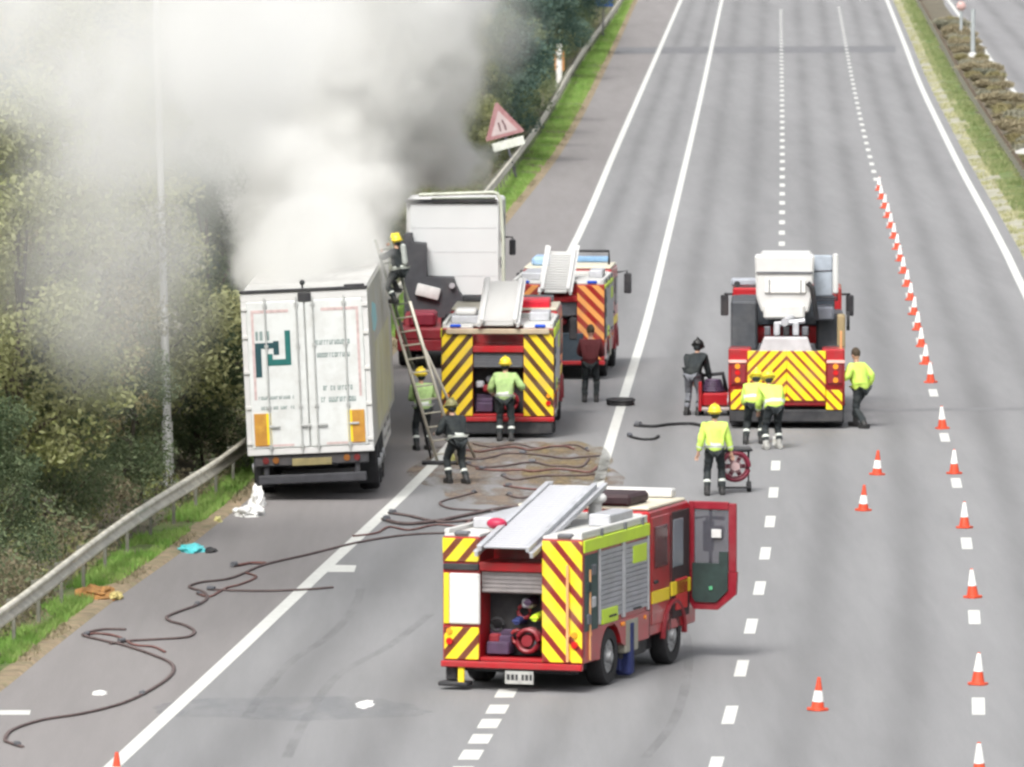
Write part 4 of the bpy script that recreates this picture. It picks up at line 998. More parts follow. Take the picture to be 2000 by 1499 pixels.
def trolley():
    p = at(1398, 812); t = empty('hose_trolley', p, R(4), 'low red hose trolley beside the platform truck', 'trolley')
    q = MB(); q.box(-.32, .30, -.2, .5, .22, .52, .04); q.box(-.40, -.33, -.2, .5, .1, .78, .02); q.build('tray', RED, t)
    q = MB(); q.box(-.34, .32, -.22, .52, .12, .20, .02); q.build('base_plate', mat('pale_base', (.4, .34, .32), .6), t)
    q = MB()
    for k in range(5): q.tube([(-.05+.24*math.cos(a)*(1-.08*k), .15+.24*math.sin(a)*(1-.08*k), .56+k*.055) for a in [i*math.pi/8 for i in range(16)]], .035, closed=True, seg=6)
    q.build('coiled_hose', PURP, t, smooth=True)
    q = MB(); q.tube([(-.28, .4, .5), (-.25, .42, .88), (.2, .42, .92), (.28, .4, .5)], .05); q.build('handle', CHAS, t)
    for s in (-1, 1): wheel(t, s*.30, .1, .12, .07, s)
trolley()

ORC = mat('cone_orange', (.60, .065, .025), .5, var=.1, scale=5, dirt=(.3, .12, .06), dscale=4, damt=.3)
SLV = mat('cone_sleeve', (.80, .80, .78), .4, var=.05, scale=6, dirt=(.5, .48, .45), dscale=6, damt=.3)
def cone(loc, kind, label, group=None):
    t = empty('traffic_cone', loc, random.uniform(0, 6), label, 'traffic cone', group, rx=R(random.uniform(-2, 2)), ry=R(random.uniform(-2, 2)))
    H = .62
    t.scale = (.82,)*3
    q = MB(); q.prism([(-.17, -.11), (-.11, -.17), (.11, -.17), (.17, -.11), (.17, .11), (.11, .17), (-.11, .17), (-.17, .11)], 'z', .0, .05, bev=.008); q.build('base', ORC, t)
    q = MB(); q.cyl((0, 0, .05), (0, 0, H), .125, .03, 20); q.build('body', ORC, t, smooth=True)
    za, zb = (.17, .37) if kind == 0 else (.26, .60)
    rr = lambda z: .125+(z-.05)/(H-.05)*(.03-.125)+.004
    q = MB(); q.cyl((0, 0, za), (0, 0, zb), rr(za), rr(zb), 20); q.build('sleeve', SLV, t, smooth=True)
    return t
c0 = cone(at(1912, 1340), 1, 'white sleeved red cone on the long lane line, nearest but one', None)
GR = 'red and white cones along the lane line'
def on4(py, off=.0):
    y = DEP(py); return Vector((LN['L4'](y)+off, y, 0))
lab = ['second nearest cone of the long line, tall white sleeve over a dark red base', 'third cone counted from the camera in the long coned lane line', 'fourth cone counted from the camera in the long coned lane line', 'fifth cone counted from the camera in the long coned lane line', 'sixth cone counted from the camera in the long coned lane line', 'seventh cone counted from the camera in the long coned lane line']
c0.location = on4(1338); c0['label'] = lab[0]; c0['group'] = GR
def cc(loc, label, rz=None):
    c = copy_tree(c0); c.location = loc; c.rotation_euler = (R(random.uniform(-3, 3)), R(random.uniform(-3, 3)), random.uniform(0, 6)); c['label'] = label; c['group'] = GR
    return c
for py, lb_ in zip((1168, 1032, 926, 838, 748), lab[1:]): cc(on4(py), lb_)
cc(on4(1520), 'nearest cone of the long line, cut by the bottom of the photograph')
ys4 = []
y = DEP(748)+6.5
words_ = ['eighth', 'ninth', 'tenth', 'eleventh', 'twelfth', 'thirteenth', 'fourteenth', 'fifteenth', 'sixteenth', 'seventeenth', 'eighteenth', 'nineteenth', 'twentieth', 'twenty-first', 'twenty-second', 'twenty-third', 'twenty-fourth', 'twenty-fifth', 'twenty-sixth', 'twenty-seventh', 'twenty-eighth', 'twenty-ninth', 'thirtieth']
i = 0
yend = DEP(372)
while y < yend and i < len(words_):
    cc(Vector((LN['L4'](y), y, 0)), words_[i]+' cone counted from the camera in the long coned lane line'); y += 6.6 if i > 2 else 6.6; i += 1
cA = cone(at(1597, 1388), 0, 'single orange cone with white band standing alone in the near lane')
k = copy_tree(cA); k.location = at(1686, 998); k['label'] = 'orange and white cone in the middle of the lane, left of the next one'
k = copy_tree(cA); k.location = at(1713, 928); k['label'] = 'orange and white cone in the lane, farther one of the two close together'
k = copy_tree(cA); k.location = at(226, 1540); k['label'] = 'orange cone at the bottom edge on the hard shoulder line'

def wetmat(name, ca, cb, scale=1.2, alpha=.8):
    m = mat(name, ca, .7, var=.2, scale=4, dirt=cb, dscale=scale, damt=.9)
    n = m.node_tree.nodes; l = m.node_tree.links; b = n['Principled BSDF']
    tc = n.new('ShaderNodeTexCoord'); mp = n.new('ShaderNodeMapping'); mp.inputs['Scale'].default_value = (1.2, .35, 1); l.new(tc.outputs['Object'], mp.inputs[0])
    no = n.new('ShaderNodeTexNoise'); no.inputs['Scale'].default_value = 1.4; no.inputs['Detail'].default_value = 7; no.inputs['Roughness'].default_value = .65; l.new(mp.outputs[0], no.inputs['Vector'])
    mr = n.new('ShaderNodeMapRange'); mr.inputs[1].default_value = .38; mr.inputs[2].default_value = .6; mr.inputs[4].default_value = alpha; l.new(no.outputs[0], mr.inputs[0]); l.new(mr.outputs[0], b.inputs['Alpha'])
    return m
HOSE = mat('hose_brown', (.10, .072, .070), .8, var=.3, scale=6, dirt=(.14, .10, .09), dscale=4, damt=.5)
HOSER = mat('hose_red', (.15, .065, .058), .8, var=.3, scale=6, dirt=(.16, .12, .10), dscale=4, damt=.5)
def spline(pts, n=8):
    P = [Vector(p) for p in pts]; out = []
    for i in range(len(P)-1):
        p0, p1, p2, p3 = P[max(i-1, 0)], P[i], P[i+1], P[min(i+2, len(P)-1)]
        for k in range(n):
            t = k/n; out.append(.5*((2*p1)+(-p0+p2)*t+(2*p0-5*p1+4*p2-p3)*t*t+(-p0+3*p1-3*p2+p3)*t**3))
    out.append(P[-1]); return out
def hose(pix, label, r=.031, m=None, group=None):
    pts = spline([at(px, py, r+.004) for px, py in pix])
    q = MB(); q.tube(pts, r, seg=7)
    q2 = q.bm
    for v in q2.verts: v.co.z = .004+(v.co.z-.004)*.62
    o = tag(q.build('fire_hose', m or HOSE, None, smooth=True, angle=80), label, 'fire hose', group)
    for f_ in ((.03, .45) if len(pix) > 8 else (.04,)):
        i_ = int(f_*(len(pts)-2))+1; a_, b_ = pts[i_], pts[i_+1]; dd = (b_-a_).normalized()
        k_ = MB(); k_.cyl(a_-dd*.07+Vector((0, 0, .012)), a_+dd*.07+Vector((0, 0, .012)), r*1.25, seg=10); k_.build('coupling', GREY, o, smooth=True)
    return o
hose([(44, 1457), (22, 1450), (10, 1443), (24, 1424), (80, 1405), (160, 1392), (235, 1373), (290, 1348), (333, 1318), (336, 1296), (300, 1278), (240, 1258), (200, 1249), (162, 1238), (200, 1228), (246, 1228)], 'dark hose running from the bottom left corner into a zigzag on the hard shoulder')
hose([(215, 1256), (255, 1250), (310, 1247), (364, 1243), (380, 1232), (362, 1220), (334, 1212), (326, 1203), (352, 1192), (385, 1180), (404, 1168), (398, 1155), (370, 1145), (392, 1136), (450, 1128), (515, 1102), (600, 1082), (700, 1058), (790, 1044), (870, 1040), (960, 1038)], 'long brown hose snaking across the hard shoulder towards the near fire engine')
hose([(405, 1150), (450, 1152), (520, 1153), (600, 1150), (650, 1146)], 'thin hose lying flat and straight across the shoulder line', .03)
hose([(455, 1104), (478, 1100), (490, 1098), (520, 1098)], 'short red hose end on the hard shoulder beyond the cyan sheet', .04, HOSER)
hose([(748, 1012), (790, 1021), (850, 1016), (920, 1002), (985, 990), (1060, 984)], 'dark hose crossing the lane behind the trailer, farther of two', .05)
hose([(760, 1000), (800, 1006), (860, 1018), (930, 1014), (1000, 1012)], 'dark hose crossing the lane behind the trailer, nearer of two', .04)
rr = random.Random(11)
hl = ['topmost hose on the muddy patch behind the middle fire engine', 'second hose from the top on the muddy patch', 'hose across the middle of the muddy patch', 'red hose through the middle of the muddy patch', 'wavy hose on the lower half of the muddy patch', 'red hose near the lower rim of the muddy patch', 'lowest dark hose of the muddy patch']
for k, yy in enumerate((876, 890, 905, 918, 932, 950, 968)):
    x0 = (900, 880, 910, 930, 980, 985, 990)[k]; x1 = (1120, 1170, 1150, 1165, 1160, 1150, 1110)[k]; pts = []
    x = x0
    while x < x1: pts.append((x, yy+rr.uniform(-6, 6))); x += rr.uniform(22, 45)
    pts.append((x1, yy+rr.uniform(-10, 4)))
    hose(pts, hl[k], .034, (HOSER, HOSE, HOSE, HOSER, HOSE, HOSER, HOSE)[k], 'hoses on the muddy patch')
hose([(1240, 829), (1275, 831), (1310, 827), (1350, 826), (1372, 830)], 'black hose end lying left of the platform truck', .05, BLK)
hose([(1228, 850), (1250, 856), (1276, 856), (1286, 850)], 'short black hose piece lying on the lane beyond the line', .04, BLK)
hose([(980, 1000), (930, 1010), (900, 1026), (850, 1024), (800, 1034), (760, 1028), (735, 1040), (690, 1046)], 'reddish hose winding from the muddy patch towards the shoulder line', .028, HOSER)
hose([(1150, 880), (1120, 868), (1050, 874), (1010, 866), (960, 872), (925, 866)], 'thin brown hose just behind the middle fire engine', .028)
hose([(930, 960), (900, 968), (860, 980), (880, 992), (940, 996), (1010, 1000)], 'brown hose looping off the lower left of the muddy patch', .03)
hose([(165, 1240), (190, 1236), (230, 1242), (262, 1258), (300, 1262), (322, 1272)], 'red hose loop end lying over the zigzag on the hard shoulder', .028, HOSER)
hose([(385, 1158), (410, 1164), (440, 1148), (470, 1140), (500, 1126), (480, 1118)], 'thin reddish hose crossing the long brown hose on the hard shoulder', .026, HOSER)
def scuff(pix, w, m):
    P = spline([at(px, py, .0027) for px, py in pix], 6); v = []
    for i, p in enumerate(P):
        t_ = (P[min(i+1, len(P)-1)]-P[max(i-1, 0)]); s_ = Vector((t_.y, -t_.x, 0)).normalized()*w/2; v += [p-s_, p+s_]
    o = pydata('tyre_mark', v, [(2*i, 2*i+1, 2*i+3, 2*i+2) for i in range(len(P)-1)], m, ROAD); o['kind'] = 'structure'
TM = wetmat('tyre_black', (.13, .13, .135), (.11, .11, .115), alpha=.17)
scuff([(705, 1150), (690, 1190), (640, 1245), (560, 1300), (480, 1400)], .16, TM)
scuff([(840, 1200), (760, 1262), (660, 1320), (600, 1400), (560, 1480)], .16, TM)
scuff([(1250, 1010), (1300, 1090), (1330, 1200), (1345, 1290), (1320, 1400), (1260, 1480)], .15, TM)
def coil():
    c = at(1212, 792); q = MB()
    q.tube([(.28*math.cos(a), .35*math.sin(a), .05) for a in [i*math.pi/12 for i in range(24)]], .045, closed=True); q.tube([(.3*math.cos(a), .38*math.sin(a), .12) for a in [i*math.pi/12 for i in range(24)]], .04, closed=True)
    o = q.build('hose_coil', CHAS, None, smooth=True); o.location = c; tag(o, 'small black hose coil lying on the white lane line', 'hose coil')
coil()
def blob(name, px, py, sx, sy, h, m, label, cat, seed=1, flat=.6, z=0.0):
    """crumpled low sheet or lump lying on the ground"""
    p = at(px, py); bm = bmesh.new(); bmesh.ops.create_icosphere(bm, subdivisions=4, radius=1)
    for v in bm.verts:
        n = mnoise.noise(v.co*1.7+Vector((seed, 0, 0)))*.45 + mnoise.noise(v.co*4+Vector((0, seed, 0)))*.22
        v.co *= 1+n
        v.co.x *= sx; v.co.y *= sy; v.co.z = max(v.co.z, -.15)*h
    me = bpy.data.meshes.new(name); bm.to_mesh(me); bm.free(); me.materials.append(m)
    o = bpy.data.objects.new(name, me); COL.objects.link(o); o.location = (p.x, p.y, z+.1*h); return tag(o, label, cat)
WS = mat('white_sheet', (.75, .75, .73), .6, var=.06, scale=5, bump=.4, dirt=(.5, .5, .47), dscale=4, damt=.4)
blob('plastic_sheet', 485, 1006, .33, .55, .16, WS, 'crumpled white plastic sheet on the grass edge under the trailer corner', 'sheet', 3)
k = blob('plastic_sheet', 503, 988, .14, .25, .34, WS, 'tall white crumpled bag leaning by the trailer wheel', 'bag', 5)
blob('cyan_sheet', 374, 1076, .27, .5, .10, CYAN, 'bright cyan plastic sheet lying on the verge edge', 'sheet', 8)
blob('rag', 412, 1078, .12, .3, .07, CHAS, 'dark rag beside the cyan sheet', 'rag', 9)
blob('foam_scrap', 425, 1020, .08, .2, .09, mat('pale_yellow', (.62, .58, .25), .7), 'small pale yellow scrap at the grass edge', 'scrap', 12)
blob('paper_scrap', 195, 1355, .11, .3, .03, WS, 'small white paper scrap on the near hard shoulder', 'scrap', 14)
blob('paper_scrap', 712, 1377, .13, .5, .02, WS, 'flat white scrap lying in the near lane', 'scrap', 15)
blob('leaf_heap', 185, 1168, .33, .9, .16, mat('leaf_orange', (.34, .17, .05), .9, var=.4, scale=12, bump=.8, dirt=(.15, .1, .04), dscale=8), 'heap of orange dead leaves on the near verge', 'leaf heap', 21, z=.02)
blob('leaf_heap', 222, 1170, .14, .4, .10, mat('leaf_yellow', (.45, .38, .15), .9, var=.3, scale=12), 'small yellow leaf heap beside the orange one', 'leaf heap', 25, z=.02)
# muddy patch, a stain with its own outline
def patch(name, cx, cy, rx, ry, m, parent, seed, z=.0035):
    pts = []
    for i in range(48):
        a = 2*math.pi*i/48; r = 1+.28*mnoise.noise(Vector((math.cos(a)*1.6, math.sin(a)*1.6, seed)))+.12*mnoise.noise(Vector((math.cos(a)*5, math.sin(a)*5, seed)))
        p = at(cx+rx*r*math.cos(a), cy+ry*r*math.sin(a)); pts.append((p.x, p.y, z))
    o = pydata(name, pts, [tuple(range(48))], m, parent); o['kind'] = 'structure'; return o
patch('mud_stain', 1010, 925, 190, 60, wetmat('mud', (.20, .15, .11), (.27, .21, .16)), ROAD, 2.2)
patch('mud_stain', 1110, 910, 85, 48, wetmat('mud2', (.24, .18, .08), (.22, .16, .12), alpha=.6), ROAD, 7.2, .0040)
patch('wet_stain', 560, 1385, 290, 22, wetmat('wet', (.215, .23, .25), (.26, .27, .29), alpha=.28), ROAD, 3.2)
# ------------------------------------------------------------------ lamp post, signs, barriers
def lamp_post():
    p = at(330, 925, .35); t = empty('lamp_post', (p.x, p.y, .1), 0, 'tall grey galvanised lamp post rising behind the crash barrier', 'lamp post', ry=-R(1.4))
    G = mat('post_grey', (.54, .55, .54), .55, .2, var=.1, scale=3, dirt=(.3, .3, .27), damt=.4)
    q = MB(); q.cyl((0, 0, 0), (0, 0, 1.3), .11, .11, 16); q.cyl((0, 0, 1.3), (0, 0, 10.6), .085, .055, 16); q.build('post', G, t, smooth=True)
    q = MB(); q.tube([(0, 0, 10.5), (.1, 0, 10.9), (.6, 0, 11.1), (1.4, 0, 11.15)], .035); q.build('arm', G, t, smooth=True)
    q = MB(); q.box(1.3, 2.0, -.14, .14, 11.1, 11.24, .05, seg=2); q.build('lantern', G, t)
    q = MB(); q.cyl((0, 0, 0), (0, 0, .06), .2); q.build('base_flange', G, t)
lamp_post()
def warn_sign():
    p = at(1008, 352); t = empty('warning_sign', (p.x, p.y, .1), R(0), 'red bordered triangular warning sign with white plate, leaning behind the barrier', 'road sign', ry=-R(15))
    q = MB(); q.cyl((0, .05, -.2), (0, .05, 2.7), .045); q.build('post', GREY, t)
    q = MB(); q.prism([(-.72, 1.55), (.72, 1.55), (.72, 1.62), (.04, 2.84), (-.04, 2.84), (-.72, 1.62)], 'y', -.02, .01, bev=.01); tr = q.build('triangle', mat('sign_red', (.34, .16, .17), .5, dirt=(.4, .28, .28)), t)
    q = MB(); q.prism([(-.50, 1.68), (.50, 1.68), (0, 2.55)], 'y', -.026, -.021); q.build('sign_face', mat('sign_white', (.50, .42, .42), .5, dirt=(.3, .2, .2)), tr)
    q = MB(); q.box(-.14, -.08, -.031, -.027, 1.78, 2.12, 0); q.prism([(.06, 1.78), (.13, 1.78), (.13, 1.95), (.07, 2.18), (.01, 2.18), (.06, 1.95)], 'y', -.031, -.027); q.build('symbol', mat('sign_dark', (.12, .05, .06), .5), tr)
    q = MB(); q.box(-.55, .65, -.02, .01, 1.10, 1.42, .01); q.build('plate', mat('sign_plate', (.62, .64, .58), .5), t)
warn_sign()
def far_signs():
    p = at(1092, 175); t = empty('marker_post', (p.x, p.y, 0), 0, 'orange and white marker post under the dark trees beyond the warning sign', 'marker post')
    q = MB(); q.cyl((0, 0, 0), (0, 0, 2.2), .16, .14); q.build('post', SLV, t); q = MB(); q.box(-.25, .25, -.02, .02, .9, 1.9, .02); q.build('board', mat('marker_orange', (.5, .24, .08), .6), t)
    p = at(1178, 75); t = empty('blue_sign', (p.x, p.y, 0), 0, 'blue rectangular road sign at the top of the left verge', 'road sign')
    q = MB(); q.box(-.45, .6, -.03, .0, 1.9, 3.4, .02); q.build('panel', mat('sign_blue', (.03, .12, .42), .5), t)
    q = MB(); q.cyl((0, .05, 0), (0, .05, 3.2), .05); q.build('post', GREY, t)
    p = at(1992, 372); t = empty('direction_sign', (p.x+.25, p.y, .1), 0, 'white arrow shaped sign on a post at the right edge', 'road sign')
    q = MB(); q.prism([(-.42, 1.32), (.5, 1.62), (.5, 1.15), (-.42, 1.22)], 'y', -.02, .01, bev=.005); q.build('panel', WHT2, t); q = MB(); q.cyl((.2, .05, 0), (.2, .05, 1.5), .04); q.build('post', GREY, t)
    for i, (px, py, hh, w) in enumerate(((1900, 128, 2.9, .13), (1877, 82, 2.0, .10))):
        p = at(px, py); t = empty('marker_post', (p.x, p.y, .1), 0, ('tall pale post in the central reservation near the white edge line', 'shorter pink topped post in the central reservation')[i], 'post')
        q = MB(); q.cyl((0, 0, 0), (0, 0, hh), w, w*.8, 12); q.build('post', mat('pale_post', (.34, .37, .38), .6, dirt=(.3, .32, .32)), t, smooth=True)
        q = MB(); q.ball((0, -.02, .35 if i == 0 else hh), .28, (1, .6, 1.0)); q.build('reflector', mat('pale_lens', (.5, .5, .48), .5) if i == 0 else mat('pink_lens', (.5, .33, .31), .5), t, smooth=True)
far_signs()
def barrier(name, key, off, y0, y1, ztop, label, m, step=3.2, tilt=0., profile=None, posts=True, dx=0):
    """steel crash barrier: folded beam along the road with a post of its own every few metres"""
    f = LN[key]; yc = y0; ys = [y0]
    t = empty(name, (f(y0)+off, y0, 0), 0, label, 'crash barrier')
    prof = profile or [(0, 0), (.05, .03), (.05, .09), (-.02, .13), (-.02, .18), (.05, .22), (.05, .28), (0, .31), (-.02, .31), (.03, .27), (.03, .23), (-.045, .19), (-.045, .12), (.03, .08), (.03, .04), (-.02, 0)]
    # beam in lengths of 6.4 m lapped end to end
    k = 0; y = y0; post = None
    while y < y1:
        ya, yb = y, min(y+6.4, y1)
        v = []; n = len(prof); S = 3
        for j in range(S):
            yy = ya+(yb+.10-ya)*j/(S-1)
            for p in prof: v.append((f(yy)+off+p[0]+(.002*(k % 2))-t.location.x, yy-y0, ztop-.31+p[1]+(.002*(k % 2))))
        fa = [(j*n+i, j*n+(i+1) % n, (j+1)*n+(i+1) % n, (j+1)*n+i) for j in range(S-1) for i in range(n)]
        pydata('beam', v, fa, m, t)
        for yy in (ya+.1, ya+3.3):
            if yy > y1: break
            if post is None:
                q = MB(); q.box(-.03, .03, -.05, .05, -.2, ztop-.04, .004); q.box(-.12, -.03, -.04, .04, ztop-.28, ztop-.06, .004); post = q.build('post', mat('post_dark', (.16, .16, .13), .8), t); c = post
            else: c = post.copy(); COL.objects.link(c); c.parent = t
            c.location = (f(yy)+off-.10-t.location.x, yy-y0, 0)
        y += 6.4; k += 1
    return t
barrier('crash_barrier', 'B', 0, YN-10, 640, .82, 'galvanised steel crash barrier along the left verge below the trees', M['galv'])
barrier('crash_barrier', 'R', 1.65, DEP(900), 620, .55, 'dark weathered low barrier in the central reservation on the right', M['rust'])
# ------------------------------------------------------------------ vegetation
FOL = 2.3
def leafmat(name, c1, c2, c3):
    m = bpy.data.materials.new(name); m.use_nodes = True; nt = m.node_tree; n = nt.nodes; l = nt.links; b = n['Principled BSDF']
    b.inputs['Roughness'].default_value = .7; b.inputs['Specular IOR Level'].default_value = .25
    tc = n.new('ShaderNodeTexCoord'); no = n.new('ShaderNodeTexNoise'); no.inputs['Scale'].default_value = .9; no.inputs['Detail'].default_value = 5; l.new(tc.outputs['Object'], no.inputs['Vector'])
    oi = n.new('ShaderNodeObjectInfo'); ge = n.new('ShaderNodeNewGeometry')
    ad = n.new('ShaderNodeMath'); ad.operation = 'MULTIPLY_ADD'; l.new(ge.outputs['Random Per Island'], ad.inputs[0]); ad.inputs[1].default_value = .24; nm = n.new('ShaderNodeMapRange'); nm.inputs[1].default_value = .35; nm.inputs[2].default_value = .65; nm.inputs[3].default_value = .35; nm.inputs[4].default_value = .75; l.new(no.outputs[0], nm.inputs[0]); l.new(nm.outputs[0], ad.inputs[2])
    a2 = n.new('ShaderNodeMath'); a2.operation = 'MULTIPLY_ADD'; l.new(oi.outputs['Random'], a2.inputs[0]); a2.inputs[1].default_value = .35; l.new(ad.outputs[0], a2.inputs[2])
    cr = n.new('ShaderNodeValToRGB'); e = cr.color_ramp.elements; e[0].position = .45; c1, c2, c3 = [tuple(min(.6, v*FOL) for v in c) for c in (c1, c2, c3)]; e[0].color = (*c1, 1); e[1].position = 1.15 if False else 1.0; e[1].color = (*c3, 1)
    x = e.new(.72); x.color = (*c2, 1); l.new(a2.outputs[0], cr.inputs[0]); l.new(cr.outputs[0], b.inputs['Base Color'])
    tr = n.new('ShaderNodeBsdfTranslucent'); l.new(cr.outputs[0], tr.inputs[0]); mx = n.new('ShaderNodeMixShader'); mx.inputs[0].default_value = .4
    l.new(b.outputs[0], mx.inputs[1]); l.new(tr.outputs[0], mx.inputs[2]); l.new(mx.outputs[0], n['Material Output'].inputs[0])
    M[name] = m; return m
LF = [leafmat('leaf_olive', (.068, .082, .028), (.118, .130, .046), (.160, .165, .085)),
      leafmat('leaf_dark', (.030, .045, .024), (.055, .075, .040), (.09, .11, .06)),
      leafmat('leaf_grey', (.070, .075, .055), (.11, .112, .085), (.16, .155, .12)),
      leafmat('leaf_autumn', (.075, .065, .035), (.115, .10, .05), (.16, .15, .08)),
      leafmat('leaf_bluegreen', (.018, .035, .030), (.035, .06, .05), (.06, .09, .07))]
BARK = mat('bark', (.09, .075, .06), .9, var=.3, scale=5, bump=.6)
def leaves(centers, radii, n, size, rr):
    """n leaf quads scattered in clumps; returns verts, faces"""
    k = len(centers); w = np.array(radii)**2; w = w/w.sum()
    idx = rr.choice(k, n, p=w); d = rr.normal(size=(n, 3)); d /= np.linalg.norm(d, axis=1)[:, None]
    rad = np.array(radii)[idx]*(rr.random(n)**.33)*rr.normal(1, .10, n)
    c = np.array(centers)[idx]+d*rad[:, None]*np.array([1, 1, .8])
    a = rr.normal(size=(n, 3)); a /= np.linalg.norm(a, axis=1)[:, None]
    b = np.cross(a, rr.normal(size=(n, 3))); b /= np.linalg.norm(b, axis=1)[:, None]
    s = size*rr.uniform(.6, 1.4, n)[:, None]
    v = np.stack([c-a*s, c+b*s*.5, c+a*s, c-b*s*.5], 1).reshape(-1, 3)
    return v, np.arange(4*n).reshape(-1, 4)
def make_tree(kind, H, W, seed, n=9000, size=.075, low=.15):
    rr = np.random.default_rng(seed); r_ = random.Random(seed)
    t = empty('tree', (0, 0, 0)); 
    q = MB(); trunk = [Vector((0, 0, -.5))]; p = Vector((0, 0, -.5)); 
    for i in range(6): p = p+Vector((r_.uniform(-.12, .12), r_.uniform(-.12, .12), (H*.8+.5)/6)); trunk.append(p.copy())
    q.tube(trunk, [.17*H/7*(1-.13*i) for i in range(7)], seg=8)
    cs, rs = [], []
    nb = 20
    for i in range(nb):
        f = low+(1-low)*(i+.5)/nb; z = H*f; prof = math.sin(math.pi*min(1, max(.12, (f-.0)*1.0))**.8)*.9+.15
        a = i*2.4+r_.uniform(-.4, .4); rad = W*prof*r_.uniform(.45, .95)
        c = Vector((math.cos(a)*rad, math.sin(a)*rad, z+r_.uniform(-.3, .3)))
        base = trunk[min(6, max(1, int(f*6)))]
        if i % 2 == 0: mid = (base+c)/2+Vector((0, 0, -.15)); q.tube([base, mid, c], [.05, .035, .012], seg=5)
        cs.append(c); rs.append(W*r_.uniform(.30, .52))
        for _ in range(2):
            c2 = c+Vector((r_.uniform(-1, 1), r_.uniform(-1, 1), r_.uniform(-.7, .9)))*W*.45; cs.append(c2); rs.append(W*r_.uniform(.14, .26))
    q.build('trunk', BARK, t, smooth=True, angle=80)
    v, f = leaves([tuple(c) for c in cs], rs, n, size, rr)
    o = pydata('crown', v, f, LF[kind], t); 
    return t
PROTO = []
for i, (kd, H, W) in enumerate(((0, 7.0, 1.9), (1, 7.5, 2.1), (2, 6.6, 1.8), (3, 5.6, 1.6), (4, 8.5, 2.5), (1, 5.2, 1.9), (0, 4.6, 1.7))):
    PROTO.append((make_tree(kd, H, W, 40+i, n=(26000, 28000, 17000, 15000, 22000, 20000, 18000)[i], size=(.052, .052, .046, .045, .075, .05, .05)[i]), H))
used = set()
KN = ['olive green leafy tree', 'dark green dense tree', 'grey thin leaved tree', 'rusty autumn tree', 'dark blue green tall tree', 'squat dark bushy tree', 'short yellow green tree']
TREES = []
def plant(k, Y, off, sc, label):
    t, H = PROTO[k]
    o = t if k not in used else copy_tree(t)
    used.add(k)
    if 262 < Y < 304 or 372 < Y < 404: off += 2.6
    x = LN['B'](Y)-off
    o.location = (x, Y, bank(x, Y)-.05); o.rotation_euler = (0, 0, random.uniform(0, 6.28)); o.scale = (sc*random.uniform(.9, 1.15), sc*random.uniform(.9, 1.15), sc)
    tag(o, label, 'tree', 'trees on the left bank'); TREES.append(o); return o
# near row, each placed by hand: (kind, distance, metres beyond the barrier, scale)
def offpx(X, Y):     # metres beyond the barrier for a crown seen at column X at the distance Y
    return LN['B'](Y) - (X-1000)/FPX*Y
near = [(0, 150, 30, 1.15, 'tall olive tree filling the left edge of the photograph'), (5, 142, -40, .62, 'dark bush low at the left edge behind the crash barrier'), (5, 152, 105, .70, 'low dark green bush nearest the barrier on the left'),
        (2, 163, 150, 1.18, 'grey leaved tree right behind the tall olive tree'), (6, 166, 262, 1.22, 'yellow green tree at the lamp post, reaching across it'), (3, 158, 95, 1.05, 'brownish tree behind the olive one at the left edge'),
        (5, 160, 235, .62, 'dark bush at the foot of the lamp post, left side'), (0, 172, 215, 1.05, 'olive tree standing behind the yellow green one at the lamp post'), (1, 176, 400, .80, 'dark tree right of the lamp post'),
        (5, 168, 395, .55, 'squat dark bush between lamp post and trailer'), (4, 186, 350, .85, 'blue green tree above the gap between lamp post and trailer'), (1, 184, 480, .82, 'dark tree partly hidden by the trailer edge'),
        (5, 190, 560, .8, 'dark bush hidden behind the trailer'), (1, 196, 600, .9, 'dark tree behind the trailer under the smoke'), (0, 180, 60, 1.2, 'large olive tree of the left edge, behind the grey one')]
near = [(k, Y, offpx(X, Y), sc, l_) for k, Y, X, sc, l_ in near]
for k, Y, off, sc, lb_ in near: plant(k, Y, off, sc, lb_)
far_lab = 'tree on the bank veiled by smoke beyond the trailer'
Y = 118; i = 0
while Y < 215:   # second row up the bank
    plant((0, 2, 1, 3)[i % 4], Y, random.uniform(6.2, 8), random.uniform(1.0, 1.25), ('olive', 'grey', 'dark', 'brown')[i % 4]+' tree half lost in smoke, '+ORD[i]+' of the bank\'s back row from the near end'); Y += random.uniform(4.5, 6); i += 1
Y = 200; i = 0
while Y < 520:
    plant((4, 1, 5, 4, 0, 1)[i % 6], Y, random.uniform(2.4, 3.6) if Y < 300 else random.uniform(1.9, 3.0), random.uniform(.6, .8) if Y < 290 else random.uniform(.8, 1.05), KN[(4, 1, 5, 4, 0, 1)[i % 6]]+', '+ORD[i]+' of the front row counted from the trailer away'); Y += random.uniform(4, 5.5); i += 1
Y = 205; i = 0
while Y < 640:
    plant((4, 1, 4, 0)[i % 4], Y, random.uniform(6.5, 10), random.uniform(1.0, 1.3), 'tall '+KN[(4, 1, 4, 0)[i % 4]].replace('tall ', '')+', '+ORD[i]+' of the rearmost row counted from the trailer away'); Y += random.uniform(7, 9); i += 1
